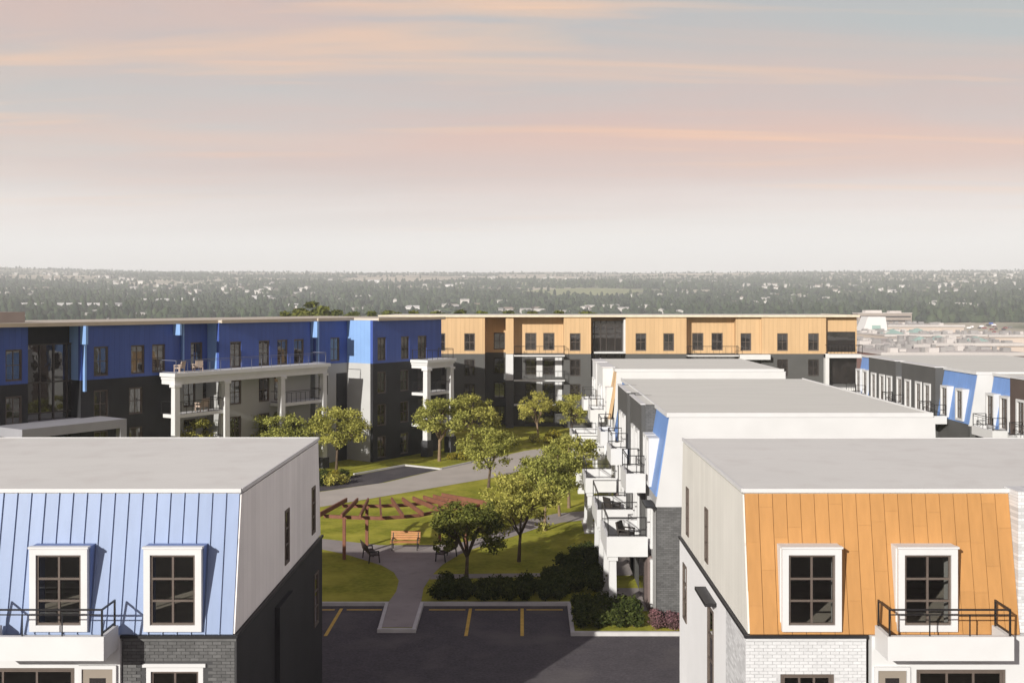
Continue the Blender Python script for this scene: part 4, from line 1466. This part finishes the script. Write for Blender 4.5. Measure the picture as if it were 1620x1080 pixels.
for i, off in ((1, .14), (2, .86), (8, .14), (8, .86)):
    A, C = Vector((*G(*near[i], zr), zr)), Vector((*G(*far_[i], zr), zr))
    p = A.lerp(C, off) - po
    link('post', MB().box(p.x - .085, p.x + .085, p.y - .085, p.y + .085, -.1, zr - .31), REDWOOD, parent=pg)


def bench(label, x, y, rot, wood):
    o = thing('garden_bench', label, 'bench', (x, y, .012), rot)
    slat = cached('bslat', lambda: MB().box(-.85, .85, -.055, .055, -.018, .018).mesh('slat'))
    for k in range(4):
        link('slat', slat if wood is BENCHW else cached('bslat2', lambda: MB().box(-.85, .85, -.055, .055, -.018, .018).mesh('slat')), wood, (0, -.22 + k * .13, .45), 0, o)
    for k in range(4):
        s_ = link('slat', slat if wood is BENCHW else CACHE['bslat2'], wood, (0, .285 + k * .035, .56 + k * .125), 0, o)
        s_.rotation_euler = (R(75), 0, 0)
    for sx in (-.72, .72):
        q = MB()
        q.bar((sx, -.30, 0), (sx, -.24, .62), .05)
        q.bar((sx, .30, 0), (sx, .24, .46), .05)
        q.bar((sx, .24, .44), (sx, .42, 1.0), .05)
        q.bar((sx, -.28, .42), (sx, .26, .42), .045)
        q.bar((sx, -.27, .63), (sx, .30, .63), .05)
        link('leg_frame', q, BLACKM, parent=o)
    return o


DKWOOD = mat('dark_bench_slat', (.05, .032, .028), .6, .15, 5)
g_ = G(641, 869)
bench('orange timber bench facing the plaza under the pergola', g_[0], g_[1], R(0), BENCHW)
g_ = G(587, 886)
bench('dark metal bench on the left of the plaza, seen from its end', g_[0], g_[1], R(112), DKWOOD)
g_ = G(706, 884)
bench('dark metal bench on the right of the plaza near the low tree', g_[0], g_[1], R(-112), DKWOOD)

# patio chairs on decks and balconies
def patio_chair(label, x, y, z, rot, m, s=1.0):
    o = thing('patio_chair', label, 'chair', (x, y, z), rot)
    o.scale = (s, s, s)
    link('seat', cached(('pcs', m.name), lambda: MB().box(-.32, .32, -.30, .30, .30, .42).mesh('seat')), m, parent=o)
    link('backrest', cached(('pcb', m.name), lambda: MB().hexa([(-.32, .24, .42), (.32, .24, .42), (.32, .34, .42), (-.32, .34, .42)], [(-.32, .36, .92), (.32, .36, .92), (.32, .44, .92), (-.32, .44, .92)]).mesh('backrest')), m, parent=o)
    for sx in (-.34, .34):
        link('arm', cached(('pca', m.name, sx), lambda: MB().box(sx - .05, sx + .05, -.30, .32, .56, .62).mesh('arm')), m, parent=o)
        for sy in (-.26, .26):
            link('leg', cached(('pcl', m.name, sx, sy), lambda: MB().box(sx - .03, sx + .03, sy - .03, sy + .03, 0, .56).mesh('leg')), m, parent=o)
    return o


def on(bld, u, y):
    v = Matrix.Rotation(bld.rotation_euler.z, 3, 'Z') @ Vector((u, y, 0))
    return bld.location.x + v.x, bld.location.y + v.y


CHP = mat('pale_rattan', (.42, .33, .27), .8, .1, 8)
CHD = mat('dark_rattan', (.04, .034, .03), .7, .1, 8)
CHR = mat('red_fabric', (.36, .07, .06), .8, .1, 8)
patio_chair('pale rattan armchair on the white colonnade deck, left one', *on(bb, -19.6, -1.6), 9.0, TH + R(200), CHP, .9)
patio_chair('pale rattan armchair on the white colonnade deck, right one', *on(bb, -18.0, -1.7), 9.0, TH + R(160), CHP, .9)
patio_chair('pale chair on the first balcony of the white colonnade', *on(bb, -17.6, -1.7), 5.91, TH + R(180), CHP, 1.1)
patio_chair('dark chair on the nearest large white balcony', *on(mb_, U(50.6), -.9), 2.66, R(60), CHD)
patio_chair('dark chair on the second large white balcony', *on(mb_, U(57.2), -1.0), 2.66, R(120), CHD)

# ================================================================== VALLEY BEYOND
rng = np.random.default_rng(3)


def px_of(X, Y, Z):
    return VX + X * FPX / Y, VY + (CAMH - Z) * FPX / Y


FIELDS = [(126, 2130, 135, 190), (-380, 3250, 200, 300), (1180, 2950, 190, 70), (-1560, 3400, 260, 200), (-120, 3700, 420, 200), (600, 4100, 700, 240), (-900, 4300, 600, 260), (-1250, 2250, 260, 60), (60, 2750, 150, 60)]


def Y_at(px, py, h=0.0):
    """distance at which the ground (plus h) crosses a photograph row in a given column"""
    ys = np.linspace(950, 5200, 1700)
    zz_ = terrain((px - VX) / FPX * ys, ys) + h
    yy_ = VY + (CAMH - zz_) * FPX / ys
    k = np.argmax(yy_ < py)
    return float(ys[k])


def in_field(X, Y):
    m = np.zeros(np.shape(X), bool)
    for fx, fy, sx, sy in FIELDS:
        m |= ((X - fx) / sx) ** 2 + ((Y - fy) / sy) ** 2 < 1
    return m


MEADOW = mat('meadow', (.27, .29, .14), .95, .15, .02)
STUBBLE = mat('stubble_field', (.48, .42, .32), .95, .12, .015)
for i_, (fx, fy, sx, sy) in enumerate(FIELDS):
    q = MB()
    n_ = 26
    rings = [0.0, .35, .7, 1.0]
    wob = [1 + .16 * math.sin(3 * a_ / n_ * 6.283 + i_) + .1 * math.sin(7 * a_ / n_ * 6.283 + 2 * i_) for a_ in range(n_)]
    for rg_ in rings[1:]:
        for a_ in range(n_):
            th_ = 6.28318 * a_ / n_
            X_, Y_ = fx + sx * .95 * rg_ * wob[a_] * math.cos(th_), fy + sy * .95 * rg_ * wob[a_] * math.sin(th_)
            q.v.append((X_, Y_, float(terrain(X_, Y_)) + 1.2))
    q.v.append((fx, fy, float(terrain(fx, fy)) + 1.2))
    c_ = len(q.v) - 1
    for a_ in range(n_):
        b_ = (a_ + 1) % n_
        q.f.append((c_, a_, b_))
        for rr_ in range(2):
            q.f.append((rr_ * n_ + a_, (rr_ + 1) * n_ + a_, (rr_ + 1) * n_ + b_, rr_ * n_ + b_))
    tag(link('field', q, MEADOW if i_ in (0, 8) else STUBBLE), kind='structure')

NT = 52000
rr = np.exp(rng.uniform(np.log(780), np.log(4950), NT))
kk = rng.uniform(-.60, .60, NT)
tX, tY = kk * rr, rr
town = smooth_noise(tX, tY, 260, 1.7)
bands = smooth_noise(tX / 3.2, tY, 150, 4.2) + .35 * smooth_noise(tX / 2.0, tY, 60, 9.1)
open_ = np.clip((rr - 1700) / 1500, 0, 1)
dens = np.where(town > .55, .35, 1.0) * np.where(bands > .9 - .75 * open_, .12, 1.0) * np.where(in_field(tX, tY), .03, 1.0)
mall = (tX > 190) & (tX < 700) & (tY < 1120) & (tX / tY > .28)
dens = np.where(mall, .0, dens)
keep = rng.uniform(0, 1, NT) < dens
tX, tY, rr = tX[keep], tY[keep], rr[keep]
tZ = terrain(tX, tY)
n_t = len(tX)
phi = (1 + 5 ** .5) / 2
ico_v = np.array([(-1, phi, 0), (1, phi, 0), (-1, -phi, 0), (1, -phi, 0), (0, -1, phi), (0, 1, phi), (0, -1, -phi), (0, 1, -phi), (phi, 0, -1), (phi, 0, 1), (-phi, 0, -1), (-phi, 0, 1)]) / 1.9
ico_f = np.array([(0, 11, 5), (0, 5, 1), (0, 1, 7), (0, 7, 10), (0, 10, 11), (1, 5, 9), (5, 11, 4), (11, 10, 2), (10, 7, 6), (7, 1, 8), (3, 9, 4), (3, 4, 2), (3, 2, 6), (3, 6, 8), (3, 8, 9), (4, 9, 5), (2, 4, 11), (6, 2, 10), (8, 6, 7), (9, 8, 1)])
size = rng.uniform(3.0, 6.2, n_t) * np.where(rr > 3000, .8, 1.0)
conif = rng.uniform(0, 1, n_t) < .18
hgt = size * np.where(conif, 1.9, 1.05)
wid = size * np.where(conif, .62, 1.0)
V = ico_v[None] * (1 + rng.normal(0, .16, (n_t, 12, 1)))
V = V * np.stack([wid, wid, hgt], 1)[:, None, :]
V += np.stack([tX, tY, tZ + hgt * .62], 1)[:, None, :]
F = (ico_f[None] + (np.arange(n_t) * 12)[:, None, None]).reshape(-1, 3)
me = bpy.data.meshes.new('valley_trees')
me.vertices.add(n_t * 12)
me.vertices.foreach_set('co', V.ravel())
me.loops.add(len(F) * 3)
me.loops.foreach_set('vertex_index', F.ravel())
me.polygons.add(len(F))
me.polygons.foreach_set('loop_start', np.arange(len(F)) * 3)
me.polygons.foreach_set('loop_total', np.full(len(F), 3))
me.update()
at = me.attributes.new('tint', 'FLOAT', 'POINT')
at.data.foreach_set('value', np.repeat(np.clip(rng.normal(.45, .28, n_t), 0, 1), 12).astype(np.float32))
WOOD = leaf_mat('valley_leaf', (.010, .022, .014), (.062, .088, .042), .1)
tag(link('valley_trees', me, WOOD), 'dark green treetops covering the valley beyond the roofs', 'trees', kind='stuff')

# houses of the far suburb
HW = mat('house_wall', (.55, .53, .50), .8, .1, .05)
HR = [mat('house_roof_grey', (.33, .32, .31), .9, .2, .05), mat('house_roof_pale', (.46, .44, .42), .9, .15, .05), mat('house_roof_brown', (.24, .19, .16), .9, .2, .05)]


def house_mesh(L, W, h, rh, rm):
    q = MB().box(-L / 2, L / 2, -W / 2, W / 2, -2, h)
    nf = len(q.f)
    k = len(q.v)
    e = .5
    q.v += [(-L / 2 - e, -W / 2 - e, h), (L / 2 + e, -W / 2 - e, h), (L / 2 + e, W / 2 + e, h), (-L / 2 - e, W / 2 + e, h), (-L / 2 - e, 0, h + rh), (L / 2 + e, 0, h + rh)]
    q.f += [(k, k + 1, k + 5, k + 4), (k + 2, k + 3, k + 4, k + 5), (k, k + 4, k + 3), (k + 1, k + 2, k + 5), (k + 3, k + 2, k + 1, k)]
    m = q.mesh('house')
    m.materials.append(HW)
    m.materials.append(rm)
    for i, p in enumerate(m.polygons):
        p.material_index = 1 if i >= nf else 0
    return m


HM = [house_mesh(13, 9, 5.5, 3, HR[0]), house_mesh(11, 9, 6.5, 3.2, HR[1]), house_mesh(16, 10, 5, 3, HR[2]), house_mesh(20, 11, 7, 2.2, HR[1])]
cnt = 0
while cnt < 290:
    r_ = math.exp(rng.uniform(math.log(1000), math.log(3900)))
    k_ = rng.uniform(-.52, .52)
    X, Y = k_ * r_, r_
    if bool(in_field(np.array(X), np.array(Y))) or (float(smooth_noise(np.array(X), np.array(Y), 260, 1.7)) < .15) or (190 < X < 720 and Y < 1280):
        continue
    z = float(terrain(X, Y))
    px_, py_ = px_of(X, Y, z + 7)
    if not (-10 < px_ < 1640 and py_ < 507):
        continue
    o = link('house', HM[int(rng.integers(0, 4))], None, (X, Y, z + 2.5), rng.choice([0.0, .35, 1.57, 1.2, -.4]))
    s = .62 + .25 * min(1.0, r_ / 4000)
    o.scale = (s, s, s)
    tag(o, 'small pale house among the trees of the distant suburb', 'house', 'houses of the distant suburb')
    cnt += 1
# long pale sheds
SHEDW = mat('shed_white', (.66, .65, .64), .7, .05, .02)
for (px_, py_, Y, wpx, h, lab) in ((100, 480, 1900, 190, 7, 'long low pale shed, leftmost below the distant wooded ridge'), (240, 473, 2150, 60, 8, 'pale flat shed in the far left trees'), (297, 472, 2200, 34, 9, 'small bright shed beside the flat pale shed'),
                                   (413, 468, 2300, 32, 10, 'bright white shed left of centre among far houses'), (470, 481, 1750, 26, 7, 'low white shed near the dark tree clump'), (592, 443, 3900, 18, 12, 'tiny white dome-like hall on the pale far fields'), (711, 450, 3300, 12, 9, 'tiny white hall at the edge of far fields'),
                                   (660, 484, 1700, 34, 6, 'pale glasshouse roof behind the roof of the orange block')):
    Y = Y_at(px_, py_ + 4, 5)
    X = (px_ - VX) * Y / FPX
    wd = wpx * Y / FPX
    zt = CAMH - (py_ - VY) * Y / FPX
    zg = float(terrain(X, Y))
    q = MB().box(-wd / 2, wd / 2, -12, 12, min(zg, zt) - 6, zt - 1.2)
    q.hexa([(-wd / 2 - 1, -13, zt - 1.2), (wd / 2 + 1, -13, zt - 1.2), (wd / 2 + 1, 13, zt - 1.2), (-wd / 2 - 1, 13, zt - 1.2)],
           [(-wd / 2 + 1, -3, zt + .8), (wd / 2 - 1, -3, zt + .8), (wd / 2 - 1, 3, zt + .8), (-wd / 2 + 1, 3, zt + .8)])
    tag(link('shed', q, SHEDW, (X, Y, 0)), lab, 'shed')
# water
WATER = mat('river_water', (.30, .34, .36), .12, .05, .01, spec=.6)
for px_, py_, Y, wpx, d in ((853, 469, 2350, 24, 60), (395, 455, 3000, 60, 60)):
    Y = Y_at(px_, py_)
    X = (px_ - VX) * Y / FPX
    wd = wpx * Y / FPX / 2
    pts = [(X + wd * math.cos(a), Y + d * math.sin(a)) for a in np.linspace(0, 2 * math.pi, 25)[:-1]]
    sheet('water', pts, float(terrain(X, Y)) + 4.0, WATER)

# shopping centre in the valley at the right
MW = mat('mall_wall', (.52, .44, .38), .85, .08, .03)
MR = mat('mall_roof', (.47, .43, .405), .9, .12, .02, second=((.58, .54, .51), .012, .45, .6))
MG = mat('green_glazing', (.28, .40, .36), .35, .08, .05)
MP = mat('mall_pale', (.50, .47, .45), .85, .08, .05)
MU = mat('roof_plant', (.28, .27, .265), .8, .2, .1)


def mall_block(px0, px1, py_front, Y, depth, zroof, h, label, units=6, green=0, wallm=None):
    x0, x1 = (px0 - VX) * Y / FPX, (px1 - VX) * Y / FPX
    cx = (x0 + x1) / 2
    o = thing('shopping_hall', label, 'building', (cx, Y, zroof - h))
    hw = (x1 - x0) / 2
    link('wall', MB().box(-hw, hw, 0, depth, -6, h - .02), wallm or MW, parent=o)
    r_ = link('roof', MB().box(-hw - .5, hw + .5, -.5, depth + .5, h, h + .5), MR, parent=o)
    link('parapet', MB().box(-hw - .6, hw + .6, -1.1, -.52, h - .6, h + 1.1), MP, parent=r_)
    for k in range(units * 2):
        ux, uy = rs.uniform(-hw * .9, hw * .9), rs.uniform(depth * .08, depth * .92)
        s = rs.uniform(.8, 2.8)
        link('roof_unit', MB().box(ux - s, ux + s, uy - s, uy + s, h + .502, h + .5 + rs.uniform(1.2, 2.8)), MU if rs.random() < .72 else MP, parent=o)
    for k in range(green):
        ux, uy = (-hw + (k + .6) * 2 * hw / (green + .4)), depth * rs.uniform(.3, .7)
        s = min(hw * .2, 7.5)
        q = MB()
        q.hexa([(ux - s, uy - s, h + .503), (ux + s, uy - s, h + .503), (ux + s, uy + s, h + .503), (ux - s, uy + s, h + .503)],
               [(ux - .6, uy - .6, h + s * .55), (ux + .6, uy - .6, h + s * .55), (ux + .6, uy + .6, h + s * .55), (ux - .6, uy + .6, h + s * .55)])
        link('skylight', q, MG, parent=o)
    return o


# zroof chosen so that the roofs climb the picture from near to far
mall_block(1395, 1640, 0, 500, 70, -10.6, 7, 'nearest hall of the shopping centre with red brick front', 16, 0, mat('mall_brick', (.20, .095, .075), .85, .15, .05))
mall_block(1362, 1470, 0, 585, 90, -10.0, 9, 'grey flat hall of the shopping centre nearest the orange block', 20, 1)
mall_block(1475, 1640, 0, 590, 100, -9.6, 9, 'wide hall with green pyramid skylights at the right edge', 22, 3)
mall_block(1400, 1560, 0, 720, 110, -8.6, 10, 'hall in the middle of the shopping centre with a green skylight', 22, 2)
mall_block(1565, 1660, 0, 740, 80, -9.5, 8, 'brown-roofed hall at the far right edge of the valley', 8, 0)
mall_block(1405, 1525, 0, 880, 120, -5.5, 11, 'pale long hall at the back of the shopping centre', 8, 0)
# white tower hall with sloped sides
Y = 800.0
X = (1385 - VX) * Y / FPX
tw = thing('tower_hall', 'white sloped-sided cinema tower beside the orange block', 'building', (X, Y, -14))
link('wall', MB().hexa([(-14, 0, -6), (11, 0, -6), (11, 20, -6), (-14, 20, -6)], [(-5, 2, 17.5), (8.5, 2, 17.5), (8.5, 18, 17.5), (-5, 18, 17.5)]), SHEDW, parent=tw)
link('window', MB().hexa([(-2.5, .6, 6), (4.5, .6, 6), (4.5, 1.6, 6), (-2.5, 1.6, 6)], [(-2.2, 1.05, 11), (4.2, 1.05, 11), (4.2, 2, 11), (-2.2, 2, 11)]), MG, parent=tw)
Y = 1010.0
X = (1400 - VX) * Y / FPX
of = thing('office_building', 'brown office slab with plant on its roof at the edge of the woods', 'building', (X, Y, -16))
link('wall', MB().box(-26, 26, 0, 16, -6, 20), mat('office_wall', (.33, .28, .24), .85, .08, .1), parent=of)
q = MB()
for z in (8, 12, 16):
    q.box(-25, 25, -.25, -.02, z, z + 1.6)
link('window_band', q, DARKF, parent=of)
link('roof', MB().box(-26.5, 26.5, -.5, 16.5, 20.002, 20.6).box(-18, -2, 3, 12, 20.6, 23).box(6, 17, 3, 12, 20.6, 22.4), MR, parent=of)

# cars parked round the shopping centre
CARC = [srgb(150, 40, 45), srgb(60, 90, 170), srgb(230, 230, 230), srgb(40, 42, 48), srgb(140, 140, 145), srgb(110, 30, 40)]
CARN = ['red', 'blue', 'white', 'black', 'silver', 'maroon']
TYRE = mat('tyre', (.02, .02, .02), .9)
CG = mat('car_glass', (.03, .035, .04), .15, .05, 1, spec=.6)


def car_kind(i, van):
    m = mat('car_paint_' + CARN[i], CARC[i], .35, .04, .5, spec=.5)
    root = thing('parked_car', 'x', 'car')
    hh = 1.9 if van else .95
    b1 = MB().hexa([(-2.2, -.88, .3), (2.2, -.88, .3), (2.2, .88, .3), (-2.2, .88, .3)], [(-2.1, -.86, hh), (2.1 - (.9 if van else 0), -.86, hh), (2.1 - (.9 if van else 0), .86, hh), (-2.1, .86, hh)])
    link('body', b1, m, parent=root)
    if not van:
        link('cabin', MB().hexa([(-1.8, -.82, .952), (1.0, -.82, .952), (1.0, .82, .952), (-1.8, .82, .952)], [(-1.3, -.66, 1.48), (.4, -.66, 1.48), (.4, .66, 1.48), (-1.3, .66, 1.48)]), CG, parent=root)
    for x_ in (-1.35, 1.35):
        for y_ in (-.8, .8):
            link('wheel', MB().tube([(x_, y_ - .1, .32), (x_, y_ + .1, .32)], [.32, .32], 10), TYRE, parent=root)
    return root


protos = [car_kind(i, i in (1, 2)) for i in range(6)]
used = [False] * 6


def place_car(X, Y, rot, lab, grp, s=1.0):
    i = rs.randrange(6)
    o = protos[i] if not used[i] else copy_tree(protos[i])
    used[i] = True
    o.location = (X, Y, float(terrain(X, Y)) + .3)
    o.rotation_euler = (0, 0, rot)
    o.scale = (s, s, s)
    o['label'] = lab % CARN[i]
    o['group'] = grp
    o['category'] = 'car'


sheet('car_park', [((1420 - VX) * 470 / FPX, 462), ((1640 - VX) * 470 / FPX, 462), ((1640 - VX) * 496 / FPX, 496), ((1420 - VX) * 496 / FPX, 496)], -21.3, ASPH)
for k in range(22):
    px_ = 1424 + k * 9.2 + rs.uniform(-2, 2)
    X, Y = (px_ - VX) * 474 / FPX, 474 + rs.uniform(-4, 8)
    place_car(X, Y, rs.choice((0, 1.57)), '%s car parked before the brick hall of the shopping centre', 'cars before the shopping centre')
for k in range(40):
    px_, Y = rs.uniform(1528, 1600), rs.uniform(860, 1090)
    X = (px_ - VX) * Y / FPX
    place_car(X, Y, rs.choice((0, 1.57)), '%s car in the open car park beyond the halls', 'cars in the open car park')
for i in range(6):
    if not used[i]:
        for c in list(protos[i].children):
            bpy.data.objects.remove(c)
        bpy.data.objects.remove(protos[i])

# ================================================================== HAZE
hz = MB().box(-5600, 5600, -5600, 5600, -60, 200)
hm = bpy.data.materials.new('haze')
hm.use_nodes = True
t = hm.node_tree
for n in list(t.nodes):
    t.nodes.remove(n)
out = N(t, 'ShaderNodeOutputMaterial')
pv = N(t, 'ShaderNodeVolumePrincipled')
pv.inputs['Color'].default_value = (.93, .96, 1.0, 1)
pv.inputs['Density'].default_value = 2.2e-4
pv.inputs['Anisotropy'].default_value = 0.0
t.links.new(pv.outputs[0], out.inputs['Volume'])
tag(link('haze', hz, hm), 'thin pale haze over the valley', 'haze', kind='stuff')
